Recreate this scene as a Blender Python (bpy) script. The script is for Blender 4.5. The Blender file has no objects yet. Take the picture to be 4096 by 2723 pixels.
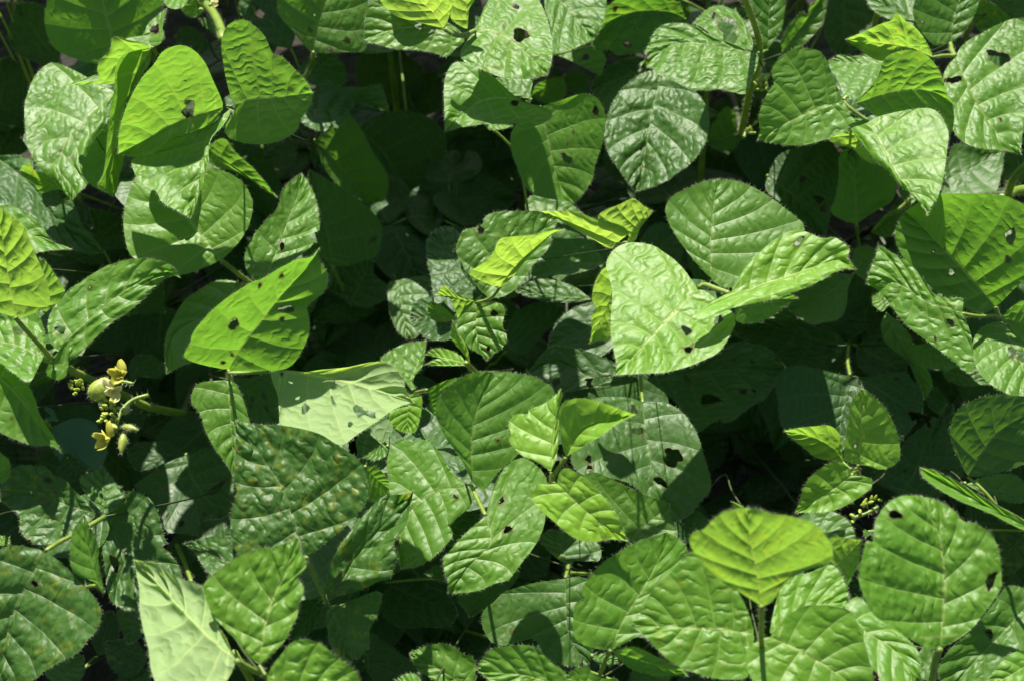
import bpy, math, random
import numpy as np
from mathutils import Vector, noise as mnoise

random.seed(11); RNG = np.random.default_rng(11)
S = bpy.context.scene
SKY, SUN, EXPO = 0.05, 5.0, 1.38
COL = S.collection
rad = math.radians

# ---------------------------------------------------------------- camera and light directions
PITCH, DIST, LENS, TARGET = 56.0, 0.86, 55.0, (0.0, 0.0, 0.47)
cp, sp = math.cos(rad(PITCH)), math.sin(rad(PITCH))
CAM = np.array([TARGET[0], TARGET[1] - DIST * cp, TARGET[2] + DIST * sp])
FWD = np.array([0, cp, -sp]); UPV = np.array([0, sp, cp]); RGT = np.array([1.0, 0, 0])
SUN_ELEV, SUN_AZ = 49.0, -8.0            # azimuth from +Y (away from the camera), negative to the left
SUNV = np.array([math.sin(rad(SUN_AZ)) * math.cos(rad(SUN_ELEV)), math.cos(rad(SUN_AZ)) * math.cos(rad(SUN_ELEV)), math.sin(rad(SUN_ELEV))])

TILE = {'A': (0, 0), 'B': (1348, 0), 'C': (2696, 0), 'D': (0, 896), 'E': (1348, 896), 'F': (2696, 896),
        'G': (0, 1792), 'H': (1348, 1792), 'I': (2696, 1792)}
K = 1400 / 2358.0

def src(tile, p):
    o = TILE[tile]; return np.array([o[0] + p[0] * K, o[1] + p[1] * K])
def ray(P):
    P = np.asarray(P, float)
    x = (P[..., 0] - 2048) / 4096 * 36 / LENS
    y = -(P[..., 1] - 1361.5) / 4096 * 36 / LENS
    return x[..., None] * RGT + y[..., None] * UPV + FWD
def at_z(P, z):
    d = ray(P); k = (z - CAM[2]) / d[..., 2]
    return CAM + d * k[..., None]
def nrm(v):
    v = np.asarray(v, float); return v / np.linalg.norm(v)
def pts(s):
    return [tuple(float(c) for c in q.split(',')) for q in s.split()]
def smooth(P, n, sub=8):
    """Catmull-Rom through P, then n points evenly spaced along it."""
    P = np.asarray(P, float)
    if len(P) > 2:
        Q = np.vstack([2 * P[0] - P[1], P, 2 * P[-1] - P[-2]]); out = []
        for i in range(1, len(Q) - 2):
            p0, p1, p2, p3 = Q[i - 1], Q[i], Q[i + 1], Q[i + 2]
            for t in np.linspace(0, 1, sub, endpoint=False):
                out.append(0.5 * (2 * p1 + (p2 - p0) * t + (2 * p0 - 5 * p1 + 4 * p2 - p3) * t * t + (3 * p1 - p0 - 3 * p2 + p3) * t ** 3))
        out.append(P[-1]); P = np.array(out)
    d = np.r_[0, np.cumsum(np.linalg.norm(np.diff(P, axis=0), axis=1))]
    u = np.asarray(n, float) * d[-1] if np.ndim(n) else np.linspace(0, d[-1], n)
    return np.stack([np.interp(u, d, P[:, k]) for k in range(P.shape[1])], axis=1)

# ---------------------------------------------------------------- materials
def mat(name):
    m = bpy.data.materials.new(name); m.use_nodes = True; m.node_tree.nodes.clear()
    return m, m.node_tree.nodes, m.node_tree.links
class NB:
    """little helper that writes shader graphs"""
    def __init__(s, name):
        s.m, s.n, s.l = mat(name)
    def node(s, t, **kw):
        x = s.n.new(t)
        for k, v in kw.items(): setattr(x, k, v)
        return x
    def put(s, sock, v):
        if isinstance(v, bpy.types.NodeSocket): s.l.new(v, sock)
        elif v is not None: sock.default_value = v
    def math(s, op, a, b=None, c=None, clamp=False):
        x = s.node('ShaderNodeMath', operation=op); x.use_clamp = clamp
        for i, v in enumerate((a, b, c)):
            if v is not None: s.put(x.inputs[i], v)
        return x.outputs[0]
    def ramp(s, v, a, b, lo=0.0, hi=1.0):
        x = s.node('ShaderNodeMapRange', interpolation_type='SMOOTHSTEP')
        for i, q in enumerate((v, a, b, lo, hi)): s.put(x.inputs[i], q)
        return x.outputs[0]
    def mix(s, f, a, b, mode='MIX'):
        x = s.node('ShaderNodeMix', data_type='RGBA', blend_type=mode)
        s.put(x.inputs[0], f)
        s.put(x.inputs[6], a if not isinstance(a, tuple) else (*a, 1)); s.put(x.inputs[7], b if not isinstance(b, tuple) else (*b, 1))
        return x.outputs[2]
    def attr(s, name):
        x = s.node('ShaderNodeAttribute', attribute_name=name); y = s.node('ShaderNodeSeparateXYZ')
        s.l.new(x.outputs['Vector'], y.inputs[0]); return x.outputs['Vector'], y.outputs[0], y.outputs[1], y.outputs[2]
    def noise(s, vec, scale, detail=2.0, dist=0.0):
        x = s.node('ShaderNodeTexNoise'); s.put(x.inputs['Vector'], vec)
        x.inputs['Scale'].default_value = scale; x.inputs['Detail'].default_value = detail; x.inputs['Distortion'].default_value = dist
        return x.outputs[0]
    def voronoi(s, vec, scale, feature='F1'):
        x = s.node('ShaderNodeTexVoronoi', feature=feature); s.put(x.inputs['Vector'], vec); x.inputs['Scale'].default_value = scale
        return x.outputs['Distance']

def leaf_material():
    b = NB('bean_leaf')
    _, t, s, hd = b.attr('lc')              # across -1..1, along 0..1, distance to the nearest bite (m)
    mc, mcx, mcy, seed = b.attr('mc')           # position in the blade (m), random per leaf
    _, tone, rust, rugose = b.attr('tn')
    at = b.math('ABSOLUTE', t)
    wob = b.math('SUBTRACT', b.noise(mc, 90, 2), 0.5)
    p = b.math('ADD', s, b.math('MULTIPLY', wob, 0.018))
    p = b.math('MULTIPLY', p, b.math('MULTIPLY_ADD', seed, 1.6, 6.2))
    # alternate the two sides a little
    p = b.math('ADD', p, b.math('MULTIPLY', b.math('SIGN', t), 0.12))
    f = b.math('FRACT', b.math('ADD', p, 10.0))
    dv = b.math('MINIMUM', f, b.math('SUBTRACT', 1.0, f))
    taper = b.math('SUBTRACT', 1.15, at)
    sec = b.math('MULTIPLY', b.ramp(dv, 0.065, 0.02), b.math('MINIMUM', taper, 1.0))
    basal = b.ramp(b.math('ABSOLUTE', b.math('SUBTRACT', s, 0.075)), 0.014, 0.004)
    basal = b.math('MULTIPLY', basal, b.ramp(at, 0.85, 0.55))
    rib = b.ramp(at, 0.045, 0.018)
    vein = b.math('MAXIMUM', rib, b.math('MAXIMUM', b.math('MULTIPLY', sec, 0.75), b.math('MULTIPLY', basal, 0.9)))
    # ladder of fine cross veins between the side veins
    q = b.math('ADD', b.math('MULTIPLY', mcx, 190.0), b.math('MULTIPLY', b.math('SUBTRACT', b.noise(mc, 110, 2), 0.5), 2.4))
    q = b.math('ADD', q, b.math('MULTIPLY', b.math('FLOOR', b.math('ADD', p, 10.0)), 0.37))
    fq = b.math('FRACT', q)
    dq = b.math('MINIMUM', fq, b.math('SUBTRACT', 1.0, fq))
    ter = b.ramp(dq, 0.12, 0.03)
    pil = b.math('POWER', b.math('SINE', b.math('MULTIPLY', f, math.pi)), 0.55)
    pq = b.math('SINE', b.math('MULTIPLY', fq, math.pi))
    patch = b.ramp(b.noise(mc, 55, 2), 0.3, 0.7)
    vo = b.node('ShaderNodeTexVoronoi', feature='SMOOTH_F1'); b.l.new(mc, vo.inputs['Vector']); vo.inputs['Scale'].default_value = 200
    vo.inputs['Smoothness'].default_value = 0.6
    cells = b.math('SUBTRACT', 1.0, vo.outputs['Distance'])
    fine = b.noise(mc, 900, 2)
    h = b.math('MULTIPLY', b.math('MULTIPLY', pil, b.math('MULTIPLY_ADD', pq, b.math('MULTIPLY_ADD', patch, 0.45, 0.25), 0.48)), 1.15)
    h = b.math('ADD', h, b.math('MULTIPLY', b.math('MULTIPLY', cells, b.math('MULTIPLY_ADD', rugose, 1.15, 0.28)), 1.0))
    h = b.math('ADD', h, b.math('MULTIPLY', fine, 0.06))
    h = b.math('SUBTRACT', h, b.math('MULTIPLY', rib, 0.2))
    bump = b.node('ShaderNodeBump'); bump.inputs['Distance'].default_value = 0.0011
    b.put(bump.inputs['Strength'], b.math('MULTIPLY_ADD', rugose, 0.66, 0.32)); b.l.new(h, bump.inputs['Height'])
    # colours of the blade
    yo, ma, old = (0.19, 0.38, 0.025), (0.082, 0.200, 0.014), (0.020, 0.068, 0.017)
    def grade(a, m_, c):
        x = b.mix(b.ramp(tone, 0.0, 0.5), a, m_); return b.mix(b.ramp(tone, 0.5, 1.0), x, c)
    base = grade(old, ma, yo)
    mott = b.noise(mc, 45, 3)
    base = b.mix(b.ramp(mott, 0.35, 0.75, 0.0, 0.35), base, b.mix(1.0, base, (1.5, 1.25, 0.8), 'MULTIPLY'))
    base = b.mix(b.math('MULTIPLY', vein, 0.7), base, b.mix(b.ramp(tone, 0.1, 0.8), (0.10, 0.18, 0.05), (0.34, 0.44, 0.12)))
    base = b.mix(b.math('MULTIPLY', ter, 0.10), base, (0.12, 0.2, 0.03))
    rs = b.node('ShaderNodeTexVoronoi', feature='F1'); b.l.new(mc, rs.inputs['Vector']); rs.inputs['Scale'].default_value = 330
    spots = b.math('MULTIPLY', b.ramp(rs.outputs['Distance'], 0.22, 0.10), b.ramp(b.noise(mc, 70, 3), 0.46, 0.62))
    chl = b.math('MULTIPLY', b.ramp(b.noise(mc, 150, 5, 0.4), 0.54, 0.70), b.ramp(rust, 0.25, 0.9))
    base = b.mix(b.math('MULTIPLY', chl, 0.40), base, (0.26, 0.26, 0.015))
    base = b.mix(b.math('MULTIPLY', spots, b.math('MULTIPLY', rust, 0.5), clamp=True), base, (0.13, 0.062, 0.014))
    brown = b.math('MULTIPLY', b.ramp(b.math('MULTIPLY_ADD', fine, 0.0012, hd), 0.0016, 0.0006), 0.85)
    base = b.mix(brown, base, (0.09, 0.055, 0.015))
    under = b.mix(b.ramp(tone, 0.0, 1.0), (0.09, 0.16, 0.06), (0.23, 0.34, 0.13))
    under = b.mix(b.math('MULTIPLY', vein, 0.75), under, (0.42, 0.50, 0.20))
    under = b.mix(b.math('MULTIPLY', ter, 0.25), under, (0.36, 0.46, 0.16))
    geo = b.node('ShaderNodeNewGeometry')
    bk = geo.outputs['Backfacing']
    surf = b.mix(bk, base, under)
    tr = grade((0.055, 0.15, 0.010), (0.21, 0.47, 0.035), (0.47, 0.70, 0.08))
    tr = b.mix(b.math('MULTIPLY', vein, 0.55), tr, b.mix(1.0, tr, (1.5, 1.15, 1.6), 'MULTIPLY'))
    tr = b.mix(b.ramp(mott, 0.4, 0.8, 0.0, 0.5), tr, b.mix(1.0, tr, (0.72, 0.85, 0.8), 'MULTIPLY'))
    tr = b.mix(b.math('MULTIPLY', ter, 0.12), tr, (0.5, 0.6, 0.05))
    tr = b.mix(b.math('MULTIPLY', chl, 0.6), tr, (0.6, 0.52, 0.02))
    tr = b.mix(b.math('MULTIPLY', spots, rust, clamp=True), tr, (0.16, 0.07, 0.01))
    tr = b.mix(brown, tr, (0.12, 0.06, 0.01))
    pr = b.node('ShaderNodeBsdfPrincipled')
    b.l.new(surf, pr.inputs['Base Color']); b.l.new(bump.outputs[0], pr.inputs['Normal'])
    rough = b.math('MULTIPLY_ADD', b.noise(mc, 120, 2), 0.20, 0.41)
    b.put(pr.inputs['Roughness'], b.math('ADD', rough, b.math('MULTIPLY', bk, 0.22)))
    pr.inputs['Specular IOR Level'].default_value = 0.5
    tl = b.node('ShaderNodeBsdfTranslucent'); b.l.new(tr, tl.inputs['Color']); b.l.new(bump.outputs[0], tl.inputs['Normal'])
    mx = b.node('ShaderNodeMixShader'); b.put(mx.inputs[0], 0.45)
    b.l.new(pr.outputs[0], mx.inputs[1]); b.l.new(tl.outputs[0], mx.inputs[2])
    out = b.node('ShaderNodeOutputMaterial'); b.l.new(mx.outputs[0], out.inputs[0])
    return b.m
def simple(name, c1, c2, scale=60, rough=0.5, trans=0.0, bump=0.0, tcol=None):
    b = NB(name); tc = b.node('ShaderNodeTexCoord'); nz = b.noise(tc.outputs['Object'], scale, 4)
    c = b.mix(b.ramp(nz, 0.3, 0.7), c1, c2)
    pr = b.node('ShaderNodeBsdfPrincipled'); b.l.new(c, pr.inputs['Base Color']); pr.inputs['Roughness'].default_value = rough
    if bump:
        bp = b.node('ShaderNodeBump'); bp.inputs['Distance'].default_value = bump; b.l.new(nz, bp.inputs['Height']); b.l.new(bp.outputs[0], pr.inputs['Normal'])
    sh = pr.outputs[0]
    if trans:
        tl = b.node('ShaderNodeBsdfTranslucent'); b.put(tl.inputs['Color'], (*(tcol or c2), 1))
        mx = b.node('ShaderNodeMixShader'); mx.inputs[0].default_value = trans
        b.l.new(sh, mx.inputs[1]); b.l.new(tl.outputs[0], mx.inputs[2]); sh = mx.outputs[0]
    out = b.node('ShaderNodeOutputMaterial'); b.l.new(sh, out.inputs[0]); return b.m
M_LEAF = leaf_material()
M_HAIR = simple('pale_hair', (0.42, 0.46, 0.28), (0.55, 0.58, 0.40), 200, 0.5, 0.45, 0, (0.55, 0.6, 0.35))
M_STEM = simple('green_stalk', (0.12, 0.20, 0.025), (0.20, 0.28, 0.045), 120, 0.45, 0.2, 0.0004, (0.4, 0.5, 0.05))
M_BROWN = simple('old_stem', (0.10, 0.12, 0.03), (0.16, 0.15, 0.05), 90, 0.6, 0.0, 0.0005)
M_PETAL = simple('yellow_petal', (0.40, 0.40, 0.04), (0.48, 0.47, 0.09), 150, 0.5, 0.4, 0, (0.62, 0.56, 0.10))
M_CREAM = simple('cream_petal', (0.58, 0.56, 0.24), (0.66, 0.62, 0.34), 150, 0.45, 0.4, 0, (0.7, 0.65, 0.3))
M_BUD = simple('green_bud', (0.20, 0.27, 0.03), (0.34, 0.40, 0.07), 200, 0.45, 0.25, 0.0004, (0.5, 0.55, 0.06))
M_WEED = simple('dull_leaf', (0.034, 0.090, 0.036), (0.046, 0.110, 0.044), 60, 0.42, 0.2, 0.0003, (0.06, 0.16, 0.03))
M_GRASS = simple('grass_blade', (0.10, 0.2, 0.02), (0.14, 0.26, 0.03), 60, 0.4, 0.4, 0.0, (0.3, 0.5, 0.03))
M_SHADY = simple('shaded_stalk', (0.018, 0.030, 0.008), (0.03, 0.042, 0.012), 90, 0.6, 0.0, 0.0004)  # dark copy of the stalk, shade put into its colour for hidden runs
M_SOIL = simple('dark_soil', (0.008, 0.006, 0.004), (0.022, 0.016, 0.010), 55, 0.95, 0, 0.012)

# ---------------------------------------------------------------- meshes
def mesh_obj(name, V, F, mats, parent=None, attrs=None, midx=None, smooth_=True):
    me = bpy.data.meshes.new(name)
    me.from_pydata([tuple(v) for v in V], [], [tuple(int(i) for i in f) for f in F])
    for m in mats: me.materials.append(m)
    if smooth_: me.polygons.foreach_set('use_smooth', np.ones(len(me.polygons), bool))
    if midx is not None: me.polygons.foreach_set('material_index', np.asarray(midx, np.int32))
    for k, a in (attrs or {}).items():
        at = me.attributes.new(k, 'FLOAT_VECTOR', 'POINT'); at.data.foreach_set('vector', np.asarray(a, np.float32).ravel())
    me.update()
    o = bpy.data.objects.new(name, me); COL.objects.link(o)
    if parent is not None: attach(o, parent)
    return o
def attach(o, parent):
    o.parent = parent
    w = Vector((0, 0, 0)); q = parent
    while q is not None: w += Vector(q.location); q = q.parent
    # meshes are written in world coordinates: undo the parents' offset inside the mesh
    if o.type == 'MESH':
        n = len(o.data.vertices); co = np.empty(n * 3, np.float32); o.data.vertices.foreach_get('co', co)
        co = co.reshape(-1, 3) - np.array(w, np.float32); o.data.vertices.foreach_set('co', co.ravel()); o.data.update()

def hairs(P, N, T, count, ln, wd, rng):
    """thin pale hairs standing on the points P along the outward directions N, with tangents T"""
    V, F = [], []
    n = len(P)
    for _ in range(count):
        i = rng.integers(0, n); j = min(n - 1, i + 1); u = rng.random()
        p = P[i] * (1 - u) + P[j] * u
        d = nrm(N[i] + 0.5 * rng.normal(size=3)); L = ln * (0.5 + 0.9 * rng.random())
        k = len(V); t = T[i] * wd
        V += [p - t, p + t, p + d * L + 0.15 * L * T[i] * rng.normal()]; F.append((k, k + 1, k + 2))
    return V, F

def fold_noise(shape, s, t, seed, amp):
    r = np.random.default_rng(seed); out = np.zeros(shape)
    for _ in range(5):
        a, c, ph = r.normal(0, 4.0), r.normal(0, 2.6), r.random() * 6.28
        out += np.sin(a * s + c * t + ph) * r.normal(0, 0.45)
    return out * amp

COARSE = []
def build_leaf(name, G, s, t, hp, parent, tone, rust, rug, seed, flip=False, hair=True, mats=None, dark=False):
    """G: grid of points (ns, nt, 3); hp: signed distance to bites (m), same grid."""
    ns, nt = s.shape
    COARSE.append((G[::2, ::2] if nt % 4 == 1 else G, dark))
    L = np.linalg.norm(G[-1, nt // 2] - G[0, nt // 2]) + 1e-6
    # blade coordinates in metres (for the texture), from the mid grid lengths
    e1 = nrm(G[-1, nt // 2] - G[0, nt // 2]); e2 = G[ns // 2, -1] - G[ns // 2, 0]; e2 = nrm(e2 - e1 * (e2 @ e1))
    ms = (G - G[0, nt // 2]) @ e1; mt = (G - G[0, nt // 2]) @ e2
    # grid normals, quilting between the side veins and a ripple at the margin
    dS = np.gradient(G, axis=0); dT = np.gradient(G, axis=1)
    N = np.cross(dT, dS); N /= (np.linalg.norm(N, axis=2, keepdims=True) + 1e-12)
    mid = N[ns // 4: 3 * ns // 4].reshape(-1, 3).mean(0)
    view = CAM - G.reshape(-1, 3).mean(0)
    sign = 1.0 if mid @ view > 0 else -1.0
    if flip: sign = -sign
    Nf = N * sign
    p = s * (6.2 + 1.6 * (seed % 1000) / 1000.0) + 0.12 * np.sign(t)
    pil = np.abs(np.sin(np.pi * p)) ** 0.7
    env = np.clip(np.minimum(s, 1 - s) * 7, 0, 1) * np.clip((1.02 - np.abs(t)) * 4, 0.1, 1) * np.clip(np.abs(t) * 6, 0, 1)
    G = G + Nf * ((0.0085 + 0.012 * rug) * L * pil * env * (0.75 + 0.5 * fold_noise(s.shape, s * 2.0, t * 2.0, seed + 3, 1.0)))[..., None]
    V = G.reshape(-1, 3)
    lc = np.stack([t.ravel(), s.ravel(), hp.ravel()], 1)
    mc = np.stack([mt.ravel() + seed % 97 * 0.37, ms.ravel() + seed % 89 * 0.29, np.full(ns * nt, (seed % 1000) / 1000.0)], 1)
    ii = np.arange(ns * nt).reshape(ns, nt)
    a, b_, c, d = ii[:-1, :-1].ravel(), ii[:-1, 1:].ravel(), ii[1:, 1:].ravel(), ii[1:, :-1].ravel()
    Q = np.stack([a, b_, c, d], 1) if sign > 0 else np.stack([a, d, c, b_], 1)
    f = hp.ravel(); fq = f[Q]; keep = (fq > 0).all(1); mixq = (fq > 0).any(1) & ~keep
    F = [tuple(x) for x in Q[keep]]
    V = list(V); lc = list(lc); mc = list(mc); cache = {}
    for qd in Q[mixq]:
        poly = []
        for k in range(4):
            i, j = int(qd[k]), int(qd[(k + 1) % 4])
            if f[i] > 0: poly.append(i)
            if (f[i] > 0) != (f[j] > 0):
                key = (min(i, j), max(i, j))
                if key not in cache:
                    u = f[i] / (f[i] - f[j]); cache[key] = len(V)
                    V.append(V[i] * (1 - u) + V[j] * u); l = lc[i] * (1 - u) + lc[j] * u; l[2] = 0; lc.append(l); mc.append(mc[i] * (1 - u) + mc[j] * u)
                poly.append(cache[key])
        if len(poly) >= 3: F.append(tuple(poly))
    nleaf = len(F); midx = [0] * nleaf
    tn = np.array([tone, rust, min(rug, 1.0) if not flip else 0.45])
    if hair:
        rng = np.random.default_rng(seed + 5)
        for col in (0, nt - 1):
            ok = hp[:, col] > 0
            P = G[:, col]; inn = G[:, 1 if col == 0 else nt - 2]
            Nn = P - inn; Nn /= (np.linalg.norm(Nn, axis=1, keepdims=True) + 1e-9)
            T = np.gradient(P, axis=0); T /= (np.linalg.norm(T, axis=1, keepdims=True) + 1e-9)
            idx = np.where(ok)[0]
            if len(idx) > 4:
                hv, hf = hairs(P[idx], Nn[idx], T[idx], int(230 * min(1.5, L / 0.06)), 0.0016, 0.000035, rng)
                k = len(V); V += list(hv); F += [(x + k, y + k, z + k) for x, y, z in hf]; midx += [1] * len(hf)
                lc += [np.zeros(3)] * len(hv); mc += [np.zeros(3)] * len(hv)
    return mesh_obj(name, V, F, mats or [M_LEAF, M_HAIR], parent, {'lc': lc, 'mc': mc, 'tn': np.tile(tn, (len(V), 1))}, midx)

def bites(P, holes, seed, scale):
    """signed distance (in m via scale) of the pixel grid P to the ragged holes (x, y, r[, stretch, angle])"""
    d = np.full(P.shape[:2], 1e3)
    r = np.random.default_rng(seed + 77)
    for hl in holes:
        x, y, rr = hl[:3]; st = hl[3] if len(hl) > 3 else 1.0 + 0.5 * r.random(); an = rad(hl[4]) if len(hl) > 4 else r.random() * 3.14
        dx, dy = P[..., 0] - x, P[..., 1] - y
        u = dx * math.cos(an) + dy * math.sin(an); v = -dx * math.sin(an) + dy * math.cos(an)
        u = u / math.sqrt(st); v = v * math.sqrt(st)
        th = np.arctan2(v, u); a = r.random(4) * 6.28
        R = rr * (1 + 0.20 * np.sin(2 * th + a[0]) + 0.16 * np.sin(3 * th + a[1]) + 0.12 * np.sin(5 * th + a[2]) + 0.08 * np.sin(8 * th + a[3]))
        d = np.minimum(d, np.hypot(u, v) - R)
    return d * scale

VV = np.array([0, -cp, sp])      # towards the camera
NORM = {'F': (-0.06, -0.05, 1), 'C': VV, 'K': (0.22, -0.90, 0.38), 'k': (0.15, -0.72, 0.62), 'L': (-0.5, 0.0, 0.85), 'R': (0.5, -0.1, 0.85),
        'G': (-0.08, 0.05, 1.0), 'U': (0.05, -0.35, 0.93), 'r': (0.75, -0.45, 0.5), 'l': (-0.6, -0.45, 0.6), 'D': (0.0, 0.35, 0.93), 'P': (-0.1, 0.15, 0.98)}

PLANTS = {}; ROWS = []
def deep(h):
    return h if h > 0.46 else max(0.09, 0.46 - (0.46 - h) * 1.9)
def L(pl, leaf, tile, base, tip, A, B, h, n='F', tone=0.5, fa=0.0, fb=0.0, droop=0.08, mid='', holes=(), nh=0, rust=0.25, rug=0.35, flip=False, nb=0, ripple=1.0, shade=0):
    ROWS.append(dict(pl=pl, leaf=leaf, tile=tile, base=pts(base)[0], tip=pts(tip)[0], A=pts(A), B=pts(B), h=deep(h), n=n, tone=tone, fa=fa, fb=fb,
                     droop=droop, mid=pts(mid) if mid else [], holes=holes, nh=nh, rust=rust, rug=rug, flip=flip, nb=nb, ripple=ripple, shade=shade))
STALKS = []
def T(pl, leaf, tile, line, h0, h1, r):
    """visible stalk: pixel line from the leaf joint outwards, its heights and its half width in pixels"""
    STALKS.append((pl, leaf, tile, pts(line), deep(h0), deep(h1), r))

def grid_from_row(R, seed):
    base, tip = src(R['tile'], R['base']), src(R['tile'], R['tip'])
    cv = lambda q: [src(R['tile'], x) for x in q]
    size = np.linalg.norm(base - tip)
    ns = int(np.clip(size / 8, 28, 66)); nt = 2 * int(np.clip(size / 22, 10, 18)) + 1
    sv = np.linspace(0.012, 0.996, ns)
    tv = np.linspace(-1, 1, nt); s = sv[:, None] * np.ones((1, nt)); t = np.ones((ns, 1)) * tv[None]; at = np.abs(t)
    # rows of the mesh follow the side veins: they bend forward and meet the margin further on than they leave the midrib
    se = s + (1 - (1 - s) ** 1.85 - s) * (0.8 + 0.2 * at ** 2)
    EA = smooth([base] + cv(R['A']) + [tip], se.ravel()).reshape(ns, nt, 2); EB = smooth([base] + cv(R['B']) + [tip], se.ravel()).reshape(ns, nt, 2)
    if R['mid']: MD = smooth([base] + cv(R['mid']) + [tip], sv)
    else:
        MD = smooth([base, tip], sv)
        bow = 0.12 * ((EA[:, 0] + EB[:, -1]) / 2 - MD); MD = MD + bow * np.sin(np.pi * sv)[:, None]
    w = at[..., None]
    E = np.where((tv < 0)[None, :, None], EA, EB)
    P = MD[:, None] * (1 - w) + E * w
    n = R['n']; n = NORM[n] if isinstance(n, str) else n
    r = np.random.default_rng(seed)
    n = nrm(nrm(n) + r.normal(0, 0.045, 3))
    v = nrm(-ray((base + tip) / 2))
    if n @ v < 0.3: n = nrm(n + v * (0.32 - n @ v))
    b0 = at_z(base, R['h'])
    px = np.linalg.norm(b0 - CAM) * 36 / LENS / 4096       # metres per pixel at the leaf
    wid = np.linalg.norm(E - MD[:, None], axis=2) * px
    Lm = size * px
    fold = np.where(t < 0, R['fa'], R['fb']) * np.abs(t) * wid
    cup = 0.09 * (np.abs(t) ** 2) * wid
    rip = fold_noise(s.shape, s * 1.0, t * 1.0, seed, 1.0) * 0.026 * Lm * (0.3 + 0.7 * np.abs(t) ** 2) * np.clip(s * 5, 0, 1) * R['ripple']
    dl = fold + cup + rip - R['droop'] * Lm * (s + 0.3 * np.abs(t) * s * (1 - s)) ** 2.2
    d = ray(P); den = d @ n
    k = ((b0 - CAM) @ n + dl) / den
    Gd = CAM + d * k[..., None]
    hol = [(*src(R['tile'], x[:2]), x[2] * K, *x[3:]) for x in R['holes']]
    for _ in range(R['nh']):
        i = r.integers(int(ns * .2), int(ns * .9)); j = r.integers(1, nt - 1); q = P[i, j]; hol.append((q[0], q[1], size * (0.008 + 0.03 * r.random() ** 2)))
    for _ in range(R['nb']):
        i = r.integers(int(ns * .25), int(ns * .95)); q = EA[i, 0] if r.random() < .5 else EB[i, -1]; hol.append((q[0], q[1], size * (0.012 + 0.035 * r.random())))
    hp = bites(P, hol, seed, px) if hol else np.full(s.shape, 1.0)
    return Gd, s, t, hp

def tube(P, R, sides=8):
    P = np.asarray(P, float); n = len(P); T_ = np.gradient(P, axis=0); T_ /= np.linalg.norm(T_, axis=1, keepdims=True) + 1e-9
    V, F = [], []
    a = np.array([0.31, 0.87, 0.37])
    for i in range(n):
        x = np.cross(T_[i], a); x = nrm(x); y = np.cross(T_[i], x)
        for k in range(sides):
            th = 2 * math.pi * k / sides; V.append(P[i] + (x * math.cos(th) + y * math.sin(th)) * R[i])
    for i in range(n - 1):
        for k in range(sides):
            F.append((i * sides + k, i * sides + (k + 1) % sides, (i + 1) * sides + (k + 1) % sides, (i + 1) * sides + k))
    F.append(tuple(range(sides))[::-1]); F.append(tuple((n - 1) * sides + k for k in range(sides)))
    return V, F, T_
def add_tube(acc, P, R, seed, hair=True, hl=0.0016, mi=0):
    """append a tapered hairy tube to acc = [V, F, midx]"""
    V, F, midx = acc; k = len(V); v, f, T_ = tube(P, R); V += v; F += [tuple(i + k for i in q) for q in f]; midx += [mi] * len(f)
    if hair:
        rng = np.random.default_rng(seed); ln = np.linalg.norm(np.diff(P, axis=0), axis=1).sum()
        for _ in range(int(ln * 3600)):
            i = rng.integers(0, len(P)); d = rng.normal(size=3); d = d - T_[i] * (d @ T_[i]); d = nrm(d)
            p = P[i] + d * R[i] * 0.9; tt = T_[i] * 0.00007; e = d * hl * (0.5 + rng.random()) + T_[i] * hl * 0.4 * rng.normal()
            k = len(V); V += [p - tt, p + tt, p + e]; F.append((k, k + 1, k + 2)); midx.append(1)
# ---------------------------------------------------------------- leaflets traced from the photograph
# plant p1: hero trifoliate at upper left
L('p1','a','A','1510,722','800,1035','1480,640 1430,530 1380,420 1300,335 1210,305 1100,345 1040,430 960,520 900,620 845,740 800,900','1490,760 1420,850 1300,960 1100,1050 950,1060 870,1050',.515,'K',.62,.25,.1,.02,'1300,785 1170,835 980,945',((1278,688,24),(1270,752,40),(1155,425,14,6,80),(1225,478,6),(1246,548,6)),rust=.45)
L('p1','a','A','1560,725','1285,1470','1500,775 1420,850 1350,905 1200,920 1090,985 1010,1050 890,1075 900,1150 940,1220 1050,1290 1090,1360 1190,1420','1545,780 1500,850 1430,930 1410,1000 1405,1100 1380,1200 1340,1320 1310,1410',.515,'G',.6,-.05,.05,.12,'1480,810 1410,910 1390,1000 1350,1200',rust=.3,rug=.6)
L('p1','a','A','1580,710','2105,625','1550,640 1520,520 1500,400 1490,290 1520,190 1580,140 1650,135 1720,180 1780,240 1825,340 1840,372 1900,380 1970,450 2040,520 2085,585','1570,780 1520,840 1510,890 1560,940 1680,970 1800,970 1900,945 2000,880 2020,820 2030,795 2070,740 2095,690',.515,(.15,-.6,.75),.6,.25,-.15,.03,'1700,670 1900,655',rust=.45)
T('p1','a','A','1560,718 1530,716',.515,.512,9)
T('p1','stem','A','1500,265 1490,200 1450,110 1400,40 1350,-20 1280,-90',.47,.36,34)
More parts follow.
